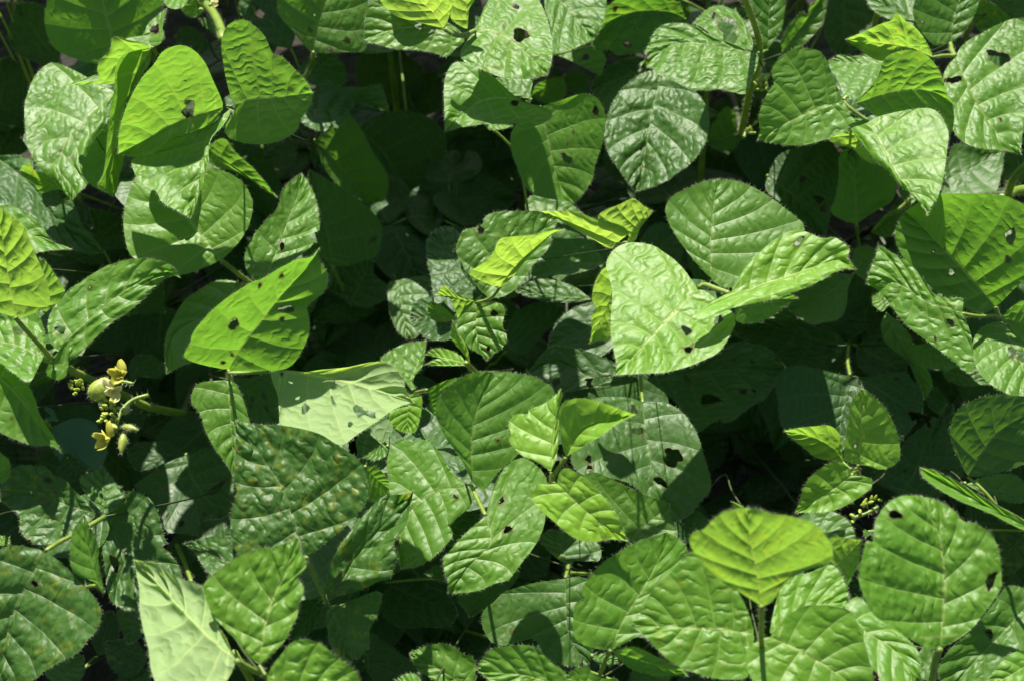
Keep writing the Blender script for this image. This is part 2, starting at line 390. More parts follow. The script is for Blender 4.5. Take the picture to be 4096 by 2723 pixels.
# p2: glossy leaves left of it
L('p2','a','A','1020,330','770,1315','900,345 810,390 775,470 770,600 740,750 720,950 710,1080 690,1190 655,1250 715,1290','1010,430 960,500 900,640 850,780 830,960 830,1080 800,1200 790,1280',.49,(.55,-.75,.4),.62,.4,.4,.0,'900,540 830,800 760,1100')
L('p2','a','A','1025,322','445,577','960,290 860,270 800,250 755,262 740,340 680,400 655,470 672,540 570,552','1000,345 900,350 820,385 782,440 772,560 650,566 560,572',.495,'K',.68,.3,-.2,.0,'880,360 730,470',rust=.3)
L('p2','a','A','1030,322','1122,65','940,310 835,275 900,250 960,238 1000,160 1060,110 1095,75','1085,290 1105,240 1095,180 1112,110',.495,'G',.4,.1,.3,.0,'1000,270 1050,180',((1045,200,28),))
L('p2','b','A','790,620','480,1355','650,560 530,490 420,440 335,425 240,510 190,620 165,720 170,860 195,1010 270,1140 350,1200 425,1290','745,700 700,850 620,960 560,1090 550,1180 590,1240 525,1300',.455,'G',.45,-.05,.0,.06,'620,760 460,930 400,1100 430,1230',((275,972,14),(408,1018,7),(480,1066,9)),rug=.5,rust=.1)
L('p2','b','A','730,830','765,1320','620,950 550,1060 540,1150 580,1220 650,1270 715,1300','745,950 760,1150 780,1270',.45,'l',.5,.1,0)
L('p2','c','A','790,400','650,-170','660,432 500,395 390,345 330,270 300,150 310,50 350,-60 450,-140','880,370 960,250 1010,150 1090,60 1070,-50 900,-130',.44,'k',.38,.1,.1,.02,rug=.2,rust=.2)
L('p2','d','A','400,430','110,30','250,420 100,350 55,220 90,100','420,250 380,120 290,40 190,20',.36,'C',.1,rug=.7,nh=1,rust=.1)
L('p2','d','A','-40,900','60,380','-150,700 -120,480','120,850 190,700 160,480',.34,'C',.08,rug=.6,nh=1)
L('p2','d','A','-30,1060','190,640','-60,900 20,720','120,1050 240,960 280,780',.33,'C',.06,rug=.5,nh=2)
L('p2','e','A','-160,1010','690,1704','0,1050 150,1050 300,1150 480,1350 545,1500 640,1620','-100,1250 50,1450 300,1610 550,1700',.40,'G',.14,.1,.1,.05,'0,1080 200,1240 400,1500',rug=.7,nh=2)
L('p2','e','A','412,1280','140,1150','380,1230 345,1170 300,1088 280,1160 220,1140 200,1095 150,1120','350,1285 275,1300 220,1230 150,1185',.43,'K',.62,rust=.8)
L('p2','e','A','830,1420','600,1568','760,1460 680,1480','800,1560 720,1620',.36,'F',.15)
# p3: top centre-left plant
L('p3','a','A','2110,352','2250,-220','2080,340 1970,210 1890,110 1870,0 1950,-120','2190,360 2330,352 2440,350 2470,290 2455,150 2480,0 2400,-130',.45,(.1,-.6,.75),.3,.15,.15,.05,'2140,200 2185,0',rust=.55,rug=.45,nh=4,holes=((2225,335,16),(2340,275,22)))
T('p3','a','A','2112,355 2100,430 2058,520',.45,.41,14)
L('p3','b','A','1960,330','1690,-60','1850,310 1760,250 1650,130 1610,80 1620,0','1990,220 1930,100 1870,0 1790,-60',.40,'C',.14,holes=((1738,85,34),(1762,120,10)),rug=.5)
L('p3','b','A','2060,560','2240,350','2000,500 2070,400 2150,360','2150,580 2320,570 2320,450',.40,'F',.2)
L('p3','c','A','2030,735','2620,755','2060,630 2130,590 2200,570 2350,590 2450,590 2560,570 2590,640','2035,830 2180,890 2235,830 2260,870 2340,800 2360,740 2430,690 2500,720',.42,'P',.16,.1,.1,.1,rug=.9,rust=.3,nh=2,ripple=1.6)
L('p3','d','A','1280,-40','1095,-12','1220,-60 1130,-50','1250,35 1190,62 1125,45',.47,'G',.5,rug=.7)
L('p3','d','A','1330,-5','1305,118','1240,20 1222,65 1260,105','1372,40 1352,95',.45,'r',.45)
L('p3','e','A','1520,330','1340,130','1460,250 1370,170','1480,180 1400,130',.40,'F',.35)
L('p3','e','A','2000,1000','1730,1120','1900,960 1780,1040','1990,1080 1850,1150',.35,'G',.1,rug=.7,nh=1)
L('p3','f','A','1900,260','1500,420','1750,160 1560,240','1800,420 1620,470',.33,'F',.06)
L('p3','f','A','1440,330','1180,250','1350,220 1250,180','1320,380 1220,350',.34,'F',.1)
# p4: yellow top shoot at top centre
L('p4','a','B','715,190','470,-160','640,175 540,150 400,112 330,55 288,0 300,-100','742,150 772,50 785,-30 690,-150',.525,'K',.95,.1,.1,.0,'640,80 545,-10',rug=.35,rust=.15)
L('p4','a','B','880,198','868,-150','822,172 765,120 780,20 800,-70','886,130 892,60 930,0 945,-80',.515,'K',.9,.1,.3,0,rust=.1)
L('p4','b','B','862,238','188,268','760,160 600,100 420,60 320,22 225,18 190,130','850,290 790,335 735,385 640,355 540,340 390,330 270,300',.485,(.05,-.5,.85),.5,-.1,.15,.05,'600,190 380,200',((640,215,20),),rust=.6,rug=.5,nh=2)
L('p4','a','B','930,206','1412,505','960,130 1000,40 1060,-40 1180,-70 1320,-40 1390,60 1430,180 1450,300 1445,420','880,270 835,340 840,400 900,440 1000,480 1100,520 1250,537 1350,522',.51,'G',.5,-.25,-.1,.10,'1080,220 1250,340',((1240,242,46,1.8,5),(1205,50,20),(1130,180,12)),rust=.55,rug=.7)
T('p4','a','B','930,208 850,240 780,230 725,196',.513,.52,17)
L('p4','c','B','1270,690','725,885','1190,640 1100,560 1000,480 880,430 800,420 740,490 720,600 723,720 726,810','1300,722 1370,715 1430,740 1452,790 1400,825 1280,828 1150,838 1000,838 850,858',.49,'G',.55,.1,-.05,.03,'1140,662 980,678 850,770',((1200,700,22),),rug=.45,rust=.1)
L('p4','c','B','1310,670','1060,530','1310,600 1312,540 1200,525','1180,640 1110,590',.455,'F',.3)
L('p4','d','B','1372,718','1598,1366','1290,790 1200,850 1168,930 1180,1040 1215,1130 1250,1220 1320,1310 1450,1345','1480,688 1600,645 1690,633 1760,670 1790,720 1812,800 1800,900 1770,1020 1735,1130 1720,1210 1655,1310',.455,'C',.42,.05,.05,.06,'1410,900 1450,1080 1500,1240',((1745,750,26),(1590,895,12),(1549,972,10),(1637,998,8),(1546,1068,32,1.7,35)),rug=.3,rust=.05)
L('p4','d','B','1290,1440','1660,1445','1265,1380 1308,1320 1420,1325 1560,1365','1400,1490 1560,1500',.41,'F',.3)
L('p4','d','B','1000,835','1180,850','1050,820','1020,872 1110,872',.44,'F',.5)
# p5: dark glossy leaves, upper middle
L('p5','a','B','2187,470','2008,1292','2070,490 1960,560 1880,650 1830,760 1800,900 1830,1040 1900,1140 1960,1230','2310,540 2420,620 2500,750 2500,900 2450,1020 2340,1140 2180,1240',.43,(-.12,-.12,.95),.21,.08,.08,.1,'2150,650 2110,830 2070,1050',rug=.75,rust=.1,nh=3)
L('p5','b','B','2150,430','1705,600','2020,380 1880,420 1760,500','2030,640 1880,745 1790,720',.40,'G',.14,rug=.6)
L('p5','c','B','1400,-80','1735,262','1600,-80 1800,-20 1805,100 1775,190','1400,60 1440,180 1450,350 1545,345 1645,308',.445,'F',.34,.1,.1,.06,'1540,40 1650,170',rug=.7,rust=.15)
L('p5','d','B','2350,130','1730,245','2300,20 2150,-30 1950,-30 1830,40 1765,140','2300,250 2120,340 1960,366 1800,362 1725,312',.44,(.0,-.6,.75),.22,.5,-.05,.03,'2250,85 2050,75 1860,130',((1957,297,24),(2020,188,10),(1870,60,16)),rust=.5,rug=.55,nh=2,nb=2)
L('p5','d','B','1460,375','1772,512','1600,300 1720,300 1810,385 1795,450','1550,405 1660,455',.41,'F',.35,holes=((1675,390,22),),rug=.3)
L('p5','e','B','1530,520','1310,640','1450,530 1350,570','1545,640 1450,700 1360,680',.36,'k',.35)
L('p5','e','B','1540,510','1660,690','1600,480 1700,520','1560,600',.35,'F',.2)
L('p5','f','B','-150,950','235,1377','0,800 80,775 160,870 220,990 262,1060 340,1190 325,1330','-100,1110 0,1240 130,1330',.40,'k',.3,.1,.1,.04,rust=.2,nh=1,rug=.4)
L('p5','g','B','150,850','560,1392','300,770 480,748 650,810 720,900 732,1010 690,1180 620,1310','170,1000 300,1190 330,1330 450,1372',.335,'C',.1,.1,.1,.05,rug=.3,nh=2)
L('p5','g','B','810,1100','515,1512','650,1200 560,1350 470,1400','880,1150 985,1290 880,1370 700,1430 580,1465',.31,'F',.1,rug=.3)
L('p5','g','B','420,330','400,770','250,330 130,400 150,600 260,720','560,450 590,600 520,720',.30,'C',.02,rug=.2)
L('p5','h','B','1200,900','1010,1160','1050,880 960,1000','1250,1050 1150,1150',.31,'F',.05)
L('p5','h','B','850,880','780,1130','760,950 720,1060','950,950 930,1080',.31,'F',.05)
L('p5','h','B','700,480','560,800','580,500 480,600','720,620 680,740',.29,'F',.02)
# p6: stem and crumpled glossy leaves
L('p6','a','C','570,358','-232,482','490,335 380,290 250,240 150,180 60,158 -60,165 -130,215 -170,300 -215,390','560,450 510,560 480,635 400,625 300,602 180,612 60,580 0,545 -60,520 -110,500 -150,460 -200,462',.47,'G',.38,-.05,.0,.08,'350,320 150,290 0,300 -140,390',rug=.95,rust=.25,ripple=1.4,nb=2)
L('p6','a','C','556,350','128,156','530,270 492,190 462,130 400,70 310,40 240,55 175,110','470,325 360,310 270,250 200,195',.465,'G',.35,-.2,.0,.05,'470,230 360,160 240,130',((365,205,70,1.3,60),(270,115,24)),rug=.8,rust=.2)
L('p6','a','C','630,340','650,-110','560,230 522,120 515,0 560,-80','660,290 720,210 742,90 752,0 720,-80',.45,(.1,-.5,.8),.3,.2,.2,.0,rug=.6,rust=.2)
T('p6','stem','C','450,905 480,760 510,620 550,500 584,365 562,235 522,110 470,-20 440,-90',.39,.53,20)
L('p6','b','C','735,352','1015,-50','720,280 750,210 810,130 862,80 910,112 905,50 960,5','830,330 920,260 990,170 1022,60',.42,'k',.34,.1,.1,.0,nb=1,rust=.4,rug=.5)
L('p6','c','C','1140,-60','1150,375','1050,0 1010,160 1040,300 1100,370','1280,0 1340,100 1300,260 1210,350',.37,'F',.1,rug=.5)
L('p6','c','C','600,1190','330,1150','540,1030 420,1010 340,1080','520,1230 400,1240',.33,'F',.06)
L('p6','c','C','470,900','210,960','420,780 350,720 270,830','400,1010 300,1010',.37,'k',.25)
L('p6','d','C','60,0','-60,240','110,60 80,180 20,230','-40,40 -90,150',.37,'k',.2,rust=.6)
L('p6','d','C','700,300','380,430','620,260 500,330','640,420 480,470',.36,'F',.12)
# p7: hero trifoliate upper right
L('p7','a','C','1140,682','565,945','1110,610 1070,510 1030,410 990,350 930,330 882,335 850,300 800,335 710,390 655,480 676,560 640,610 600,690 570,790 578,880','1190,780 1175,850 1120,900 1020,940 900,975 780,980 650,962',.53,(-.15,-.32,.92),.55,.2,-.15,.05,'960,740 760,830',rug=.5,rust=.2)
L('p7','a','C','1220,702','1878,700','1270,640 1330,580 1380,500 1400,430 1450,370 1560,340 1660,350 1720,390 1770,450 1810,530 1832,620','1290,735 1400,800 1600,850 1750,870 1862,890 1887,800',.518,(.1,-.6,.75),.6,.25,-.1,.02,'1400,640 1600,600 1760,625',rust=.5,rug=.4)
L('p7','a','C','1305,815','1705,1452','1400,780 1530,750 1660,730 1750,740 1810,800 1850,900 1840,1010 1830,1100 1810,1220 1780,1320 1732,1392','1220,800 1150,770 1180,850 1230,920 1300,1010 1370,1090 1450,1160 1520,1250 1610,1320 1682,1392',.52,'G',.62,.05,-.25,.06,'1400,980 1480,1140 1600,1300',rug=.4,rust=.1)
T('p7','a','C','1305,815 1200,742 1140,682 1170,650',.52,.525,14)
L('p7','b','C','1190,870','1382,1112','1120,900 1040,935 1100,980 1200,1000 1260,1060 1320,1098','1235,930 1300,1010 1370,1085',.49,'K',.75,rust=.6)
L('p7','c','C','1440,425','1045,412','1330,370 1200,380 1110,370','1380,530 1280,640 1165,668 1110,560 1065,470',.475,'G',.35,rug=.6,rust=.4,nb=2)
# p8: gloss leaf at the right edge and its neighbours
L('p8','a','C','1748,390','1165,265','1720,320 1680,250 1620,180 1555,140 1530,108 1490,95 1460,140 1400,160 1290,210','1650,352 1550,342 1460,350 1440,392 1400,416 1330,390 1270,350 1240,322 1190,300',.50,'K',.72,.2,.1,.02,'1580,320 1380,290',rust=.85,rug=.5)
L('p8','a','C','1890,380','2335,1042','1960,290 2080,220 2200,160 2330,130 2470,250 2500,450 2440,650 2370,800 2345,920','1835,450 1800,600 1850,760 1880,880 1950,960 2060,1000 2200,1010 2280,1025',.48,'G',.4,-.1,.0,.12,'1960,540 2050,720 2140,860',((2180,395,60,1.3,20),(1880,545,36,2,0),(2200,815,14)),rug=.6,rust=.25)
T('p8','a','C','1890,380 1865,330',.48,.475,17)
T('p8','a','C','1750,388 1810,378 1885,378',.49,.48,13)
L('p8','b','C','1862,292','1950,-130','1760,310 1640,180 1608,70 1650,-30 1780,-130','1920,250 2000,150 2050,30 2060,-70',.45,(.05,-.45,.85),.3,.15,.15,.05,rug=.5,rust=.3,nh=2)
L('p8','b','C','1850,285','1290,-30','1700,30 1500,-70','1725,220 1600,135 1450,130 1330,60',.44,'F',.26,rug=.5,rust=.3)
T('p8','b','C','1862,292 1870,330',.45,.46,13)
L('p8','c','C','1800,1232','2222,1012','1850,1050 1900,970 2050,1000','1790,1310 1960,1316 2150,1310 2205,1170',.40,'G',.21,.1,.1,.05,rug=.2,rust=0)
L('p8','d','C','2350,200','2000,80','2200,60 2060,0','2200,280 2050,200',.40,'k',.3,rust=1,rug=.6,nh=6,nb=3)
L('p8','d','C','2420,1180','2210,1120','2330,1010 2220,1020','2330,1240 2230,1210',.38,'G',.2,rug=.9)
# p16 etc: leaves under the hero at right
L('p16','b','C','1230,1512','1195,1000','1150,1490 1058,1430 1090,1330 1110,1200 1110,1080 1135,1020','1300,1460 1400,1400 1475,1350 1492,1260 1470,1170 1380,1110 1280,1050',.405,'k',.36,.1,.1,.03,'1215,1200',rug=.3,rust=.05,shade=1)
T('p16','b','C','1230,1510 1238,1600 1250,1670',.405,.385,11)
L('p16','c','C','630,1190','1010,1605','700,1050 850,990 1000,960 1090,990 1112,1100 1105,1250 1062,1420 1025,1560','620,1280 720,1370 820,1460 920,1550',.385,(-.1,-.1,.95),.12,.1,.1,.08,'870,1390',((905,1060,34),(975,1345,28),(1010,1410,22),(870,1205,24)),rug=.3,rust=0,nb=1)
# p9: big soft green leaf at left with stalk
L('p9','a','D','1492,245','1010,-395','1400,285 1260,337 1130,342 960,262 870,195 835,40 835,-80 870,-210 920,-320','1540,200 1620,110 1680,0 1702,-140 1650,-260 1560,-332 1430,-380 1250,-420 1110,-415',.455,(.05,-.34,.93),.6,.06,.06,.08,'1350,70 1180,-160',((1355,132,8),(1215,98,6),(890,84,6)),rug=.3,rust=.3,shade=1)
T('p9','a','D','1495,250 1590,325 1690,400',.455,.43,17)
L('p9','b','A','1408,1010','1867,1332','1450,950 1520,938 1580,1020 1700,1130 1785,1225','1420,1110 1560,1150 1700,1222 1800,1292',.455,'k',.6,.1,.1,.05,rust=.05,rug=.15)
L('p9','c','D','1775,400','2030,-338','1720,385 1665,320 1648,220 1690,100 1790,-20 1870,-110 1900,-220 1960,-290','1900,300 1985,240 2080,170 2122,105 2090,92 2115,60 2152,45 2150,0 2140,-120 2092,-250',.45,(-.1,-.25,.95),.42,.15,-.1,.05,'1860,200 1930,0 2000,-180',((1900,150,22,2.4,75),),rug=.55,rust=.15)
L('p9','d','D','2240,287','2085,-362','2180,230 2130,100 2090,-50 2060,-220','2340,285 2440,250 2530,220 2572,100 2560,-10 2460,-130 2350,-210 2200,-300',.38,'k',.18,.1,.1,.03,'2200,60 2130,-170',((2515,108,22,1.6,-15),),rug=.35,rust=.1)
T('p9','d','D','2242,287 2290,400 2350,530',.38,.35,12)
L('p9','e','D','870,620','1095,395','860,500 940,420','1000,592 1105,602 1100,480',.36,'F',.14,rug=.3)
L('p9','e','D','700,180','600,-100','650,50','850,150 840,0 740,-80',.36,'F',.1,rug=.5)
L('p9','f','D','700,280','420,60','560,260 440,170','680,120 560,0',.34,'F',.06,rug=.6)
L('p9','f','D','330,200','520,480','300,320 400,460','520,220 620,330',.33,'F',.05,rug=.4)
# p10: left edge plant with flowers
L('p10','a','D','105,628','-20,-120','0,600 -100,560 -180,400 -180,200 -110,0','150,632 230,602 320,560 337,500 320,400 280,300 230,180 190,80 150,0 60,-75',.53,'K',.8,.15,.15,.02,'60,380 20,120',rug=.45,rust=0)
T('p10','a','D','105,632 180,720 280,830 345,905',.53,.49,18)
L('p10','a','D','386,868','1207,362','340,790 320,680 350,580 420,500 520,410 620,340 730,280 870,240 1000,235 1100,255 1172,300','335,930 310,980 330,1030 400,1050 455,1000 448,925 530,880 620,790 760,660 870,590 960,510 1040,430 1110,372 1172,345',.49,(-.28,-.02,.95),.48,.1,-.35,.05,'470,760 620,630 800,480 980,370 1120,322',((410,715,28),(607,430,13),(1015,395,10)),rug=.55,rust=.2)
L('p10','a','D','292,905','-160,760','310,800 290,680 235,600 120,595 0,620 -100,650','262,950 200,1065 100,1010 0,930 -100,860',.485,'G',.5,0,.1,.05,'150,830 0,790',((130,720,30),),rug=.6,rust=.3)
L('p10','b','D','-100,-50','482,170','0,-135 100,-110 200,-60 290,30 340,100 400,150','0,100 200,190 350,178',.46,'F',.5,rug=.6,rust=.1)
L('p10','b','D','300,595','268,232','250,480 240,330','390,540 442,470 420,420 370,340 320,265',.47,'K',.7)
L('p10','c','D','-120,1050','415,1537','20,930 120,990 190,1085 240,1190 265,1280 310,1350 372,1450','-100,1300 0,1400 120,1455 230,1490 335,1490 385,1512',.475,(.1,-.45,.9),.5,-.9,.1,.05,'0,1040 150,1190 250,1330 330,1430',((78,1310,9),),rust=.4,rug=.35)
L('p10','c','D','-60,1010','130,1180','20,980 100,1060','0,1160 60,1230',.45,'F',.25)
L('p10','c','D','-80,1700','70,1640','-30,1540 30,1560 65,1600','0,1740 50,1720',.45,'k',.5)
T('p10','stem','D','300,900 440,965 560,1020 640,1062 830,1150 1000,1230 1240,1278',.47,.37,30)
T('p10','d','D','200,1115 400,1132 560,1155',.45,.42,18)
T('p10','d','D','840,1075 950,1120 1080,1165 1290,1215',.42,.37,18)
T('p10','d','D','380,1300 560,1290',.38,.37,16)
# p11: hero with translucent leaf and pale underside leaf
L('p11','a','D','1537,985','2147,168','1480,970 1380,950 1280,920 1235,882 1282,800 1300,730 1400,610 1500,520 1600,450 1700,390 1760,370 1900,290 2000,240 2095,222','1640,990 1800,992 1950,960 2030,860 2082,740 2085,640 2070,560 2150,490 2200,420 2207,340 2182,290 2150,250',.49,'K',.55,.25,.15,.03,'1650,780 1740,680 1880,500 2080,280',((1575,670,34),(1895,350,15),(1750,410,13),(1935,570,34,2.6,10),(1900,640,16),(1560,875,14,1.8),(1500,930,14),(1680,866,6),(1700,935,6)),rust=.3,rug=.25)
L('p11','a','D','1815,990','2782,1197','1950,985 2100,1000 2200,980 2358,960 2450,940 2560,925 2650,960 2712,1040 2732,1110','1840,1070 1870,1150 1880,1250 1892,1350 2000,1390 2150,1430 2280,1482 2335,1470 2400,1420 2520,1340 2640,1255 2705,1222',.49,(-.12,.05,.98),.95,.1,.0,.04,'2000,1000 2270,1045 2500,1110',((2055,1240,32),(2245,1195,24,3.4,65),(2415,1255,36,1.8,75),(2490,1275,34,1.6,20),(2357,1340,20),(1895,1008,12),(2630,990,8)),rug=1.0,rust=.05,flip=True)
T('p11','a','D','1815,990 1660,1000 1540,1003',.49,.487,14)
L('p11','a','D','1546,1048','1575,1690','1430,1055 1340,1070 1300,1120 1290,1200 1350,1280 1380,1380 1430,1480 1500,1580','1600,1090 1660,1250 1690,1400 1660,1570',.47,(-.1,-.35,.93),.45,.05,.1,.06,rug=.3,rust=.1)
T('p11','a','D','1546,1048 1540,985',.472,.487,13)
L('p11','b','D','1560,1045','1885,1345','1700,1030 1850,1005 1890,1180','1640,1200 1740,1350',.42,'F',.2,nh=4,nb=2,rug=.6,rust=.4)
L('p11','c','D','1640,410','1123,1002','1560,382 1450,385 1350,440 1240,520 1180,620 1130,720 1110,800 1108,900','1610,500 1500,700 1350,900 1220,955',.44,'G',.42,.0,.1,.05,'1450,590 1230,690 1150,790',rug=.45,rust=.05)
L('p11','d','E','85,540','240,250','-60,420 0,280 120,240','200,560 345,500 350,430 250,340 250,260',.36,'F',.14,rust=.3,nh=3,rug=.5)
L('p11','d','E','90,548','-150,660','20,545 -80,560','245,550 230,610 120,650 0,668',.35,'F',.12,rug=.4,nh=1)
L('p11','e','E','150,940','340,580','20,900 0,750 150,600','300,930 380,760 370,640',.32,'F',.05,rug=.4,nh=1)
L('p11','e','D','1100,1300','1110,880','900,1200 880,1000','1300,1200 1350,1000',.30,'F',.03)
L('p11','f','D','870,1075','955,885','870,960 900,900','960,1010 1060,1040 1110,960 1030,890',.36,'F',.12,rug=.1)
L('p11','f','D','1050,760','720,900','950,640 780,650','1020,920 850,960',.29,'F',.03)
# p12: smooth weed leaf
L('p12','a','D','345,1368','590,1650','430,1330 510,1305 600,1320 660,1370 695,1430 722,1510 700,1600 665,1640','360,1480 375,1545 410,1580 450,1540 530,1590',.415,'C',.2,.05,.05,.05,rug=.05,rust=0)
L('p12','a','D','345,1290','388,1318','290,1240 350,1240','285,1320 330,1330',.42,'C',.3,rug=.05,rust=0)
T('p12','a','D','310,1325 345,1368 400,1410',.42,.41,9)
L('p8','e','C','2480,90','2120,-70','2350,130 2220,60 2120,0','2420,-60 2260,-110',.40,'F',.2,rug=.5)
L('p8','e','C','2440,240','2230,30','2330,220 2230,150','2450,120 2330,40',.38,'F',.16,rug=.5)
# p13: small puckered shoot in the centre
L('p13','a','E','1098,424','1532,40','1060,420 950,375 888,330 960,280 1050,200 1075,140 1110,95 1200,85 1330,72 1440,45','1165,380 1262,260 1372,150 1462,65',.50,'K',.85,.2,.2,.0,'1150,350 1250,240 1350,150 1450,65',rust=.4,rug=.6)
L('p13','a','E','990,482','1502,-55','930,400 850,280 800,180 830,80 860,40 970,12 1000,-50 1080,-80 1250,-86 1370,-84','1080,500 1190,452 1240,400 1310,290 1420,170 1452,60',.47,(-.1,-.3,.9),.35,.1,.1,.05,'1120,320 1260,150',((970,45,24),(910,150,8)),rust=.45,rug=.6)
L('p13','a','E','945,538','1005,917','880,540 830,610 812,660 810,730 860,790 900,840 960,870','1040,530 1112,540 1132,600 1115,680 1146,770 1100,850 1055,872',.475,(-.05,-.3,.93),.5,.1,.1,.06,'935,700 960,820',((1065,606,28,1.6,10),(1020,840,14)),rust=.8,rug=.8)
L('p13','a','E','942,525','678,478','880,500 800,470 760,440 720,418 690,450','870,560 820,640 795,570 765,505 720,492',.475,'K',.72,rust=.5,rug=.7,ripple=1.5)
T('p13','a','E','1098,424 1060,478 1010,512 945,530',.50,.475,12)
L('p13','b','E','980,485','640,60','860,450 720,520 660,535 640,400 612,250 600,140','920,340 840,210 822,60 740,20 690,30',.42,'G',.15,.1,.1,.0,rug=.9,rust=.3,ripple=1.5)
L('p13','b','E','795,600','490,640','700,515 620,490 520,530','780,760 690,785 600,770 530,700',.41,'G',.12,rug=1.0,rust=.3,nh=3,ripple=1.6)
L('p13','b','E','800,640','610,560','720,560 650,530 615,530','730,660 650,650 615,610',.43,'k',.45,rust=.8,nb=2)
L('p13','c','E','395,385','475,775','345,400 350,560 400,710','470,370 560,420 620,500 565,700 540,755',.38,'F',.26,.1,.1,.05,rug=.35,rust=0)
L('p13','c','E','700,780','640,960','600,800 570,880','780,850 740,940',.34,'F',.1)
# p30: young bud and the small fresh leaves beside it
L('p30','a','E','892,935','785,650','840,860 770,770 773,700','888,870 862,800 820,730',.45,'k',.75,.2,.2,rug=.2,rust=0)
L('p30','a','E','872,940','600,880','830,885 740,842 640,842','800,925 700,900',.45,'G',.75,.2,.2,rug=.2,rust=0)
L('p30','a','E','865,950','590,946','780,905 680,905','780,957 690,955',.445,'G',.7,.1,.1,rug=.2,rust=0)
T('p30','a','E','870,935 900,965 935,1000',.45,.43,20)
L('p30','b','E','500,1122','598,788','430,1020 350,945 285,917 355,855 450,808 520,795','532,1100 500,1050 565,975 590,890',.43,'F',.42,.1,.1,.02,rug=.35,rust=0)
L('p30','b','E','490,1145','465,1400','400,1180 350,1300 390,1370 430,1395','565,1150 570,1250 530,1395',.44,(-.1,-.5,.85),.8,rug=.35,rust=0)
L('p30','b','E','605,1115','662,1297','700,1065 825,1030 765,1100 705,1190','620,1170 635,1240',.44,'r',.4,rug=.1,rust=0)
T('p30','b','E','605,1115 540,1130 485,1150',.44,.42,11)
L('p30','c','E','340,1500','180,1568','220,1400 355,1310 360,1420','330,1560 250,1590',.43,'F',.3,rug=.6)
# p14: bright yellow pair
L('p14','a','E','1885,128','1368,-86','1965,60 1900,5 1750,-30 1670,-60 1570,-90 1450,-86','1838,166 1720,100 1600,35 1500,-25',.52,'K',1.0,.1,.1,.02,rug=.35,rust=0)
L('p14','a','E','1955,128','2127,-85','1965,60 1905,10 1750,-30 1800,-90 1900,-130 1950,-155 2000,-172 2070,-120','2012,110 2040,30 2085,-25',.52,(.0,-.75,.6),.95,.2,.2,.02,rug=.5,rust=0)
L('p14','b','E','1905,350','1703,803','1815,290 1760,350 1730,420 1718,510 1745,570 1713,620 1718,700','1920,500 1890,660 1850,775 1765,782',.485,'K',.8,.1,.1,.02,rug=.4,rust=.1)
L('p14','c','E','1812,262','1305,335','1700,120 1500,30 1400,130','1700,310 1560,342 1440,340 1400,370 1320,350',.42,'F',.26,.1,.1,.05,holes=((1370,260,28),),rug=.3,rust=.1)
L('p14','c','E','1720,512','1208,455','1600,425 1450,378 1330,380','1600,527 1430,527 1290,490',.40,'F',.22,rug=.4,rust=.2)
L('p14','d','E','2060,300','2300,30','2040,120 2150,0','2250,330 2330,180',.36,'F',.15)
L('p14','e','E','1140,860','1540,560','1170,640 1350,530','1250,880 1330,800 1410,720 1510,640',.37,'F',.1,rug=.5,rust=.2,nh=1)
L('p14','e','E','1000,980','1300,920','1100,850 1240,860','1150,1030 1280,990',.34,'F',.07)
# p15: large hero trifoliate right of centre
L('p15','a','E','2435,437','1868,1015','2390,380 2340,310 2270,240 2200,190 2130,145 2000,125 1920,140 1850,190 1813,280 1845,400 1855,500 1845,620 1850,770 1870,880 1885,950','2510,470 2580,540 2650,580 2682,625 2672,700 2620,800 2560,870 2440,930 2330,970 2200,1000 2060,1006',.545,(-.12,-.0,.99),.68,-.1,-.1,.08,'2358,510 2200,680 2000,890',((2571,655,28),(2355,725,30),(2368,850,26,2,0),(2325,838,8),(2410,820,8)),rug=.5,rust=.3)
L('p15','a','F','242,365','300,-296','200,320 130,240 60,150 0,60 -45,-30 -55,-120 0,-195 100,-242 200,-282','330,430 480,400 650,260 820,120 880,20 805,-60 700,-140 600,-210 480,-270 400,-292',.525,(-.15,-.34,.92),.38,-.05,-.15,.05,'250,120 265,-100',rug=.3,rust=.1)
L('p15','a','F','375,462','1222,302','410,415 470,310 560,210 660,120 760,60 840,40 930,70 1000,100 1070,90 1130,120 1182,170 1172,230','300,500 200,560 115,612 170,642 280,612 380,572 500,542 650,512 800,462 920,417 1010,367 1120,312',.555,(-.1,.06,.99),.72,.0,.1,.05,'480,450 620,400 780,350 940,290 1080,245 1170,245',((840,120,28,2.4,-35),),rug=.6,rust=.1)
T('p15','a','F','372,468 290,440 205,412 168,432',.55,.543,20)
L('p15','b','F','415,520','832,502','600,430 730,440','415,590 420,655 520,672 620,642 720,582 785,520',.47,'k',.42,rug=.25,rust=0)
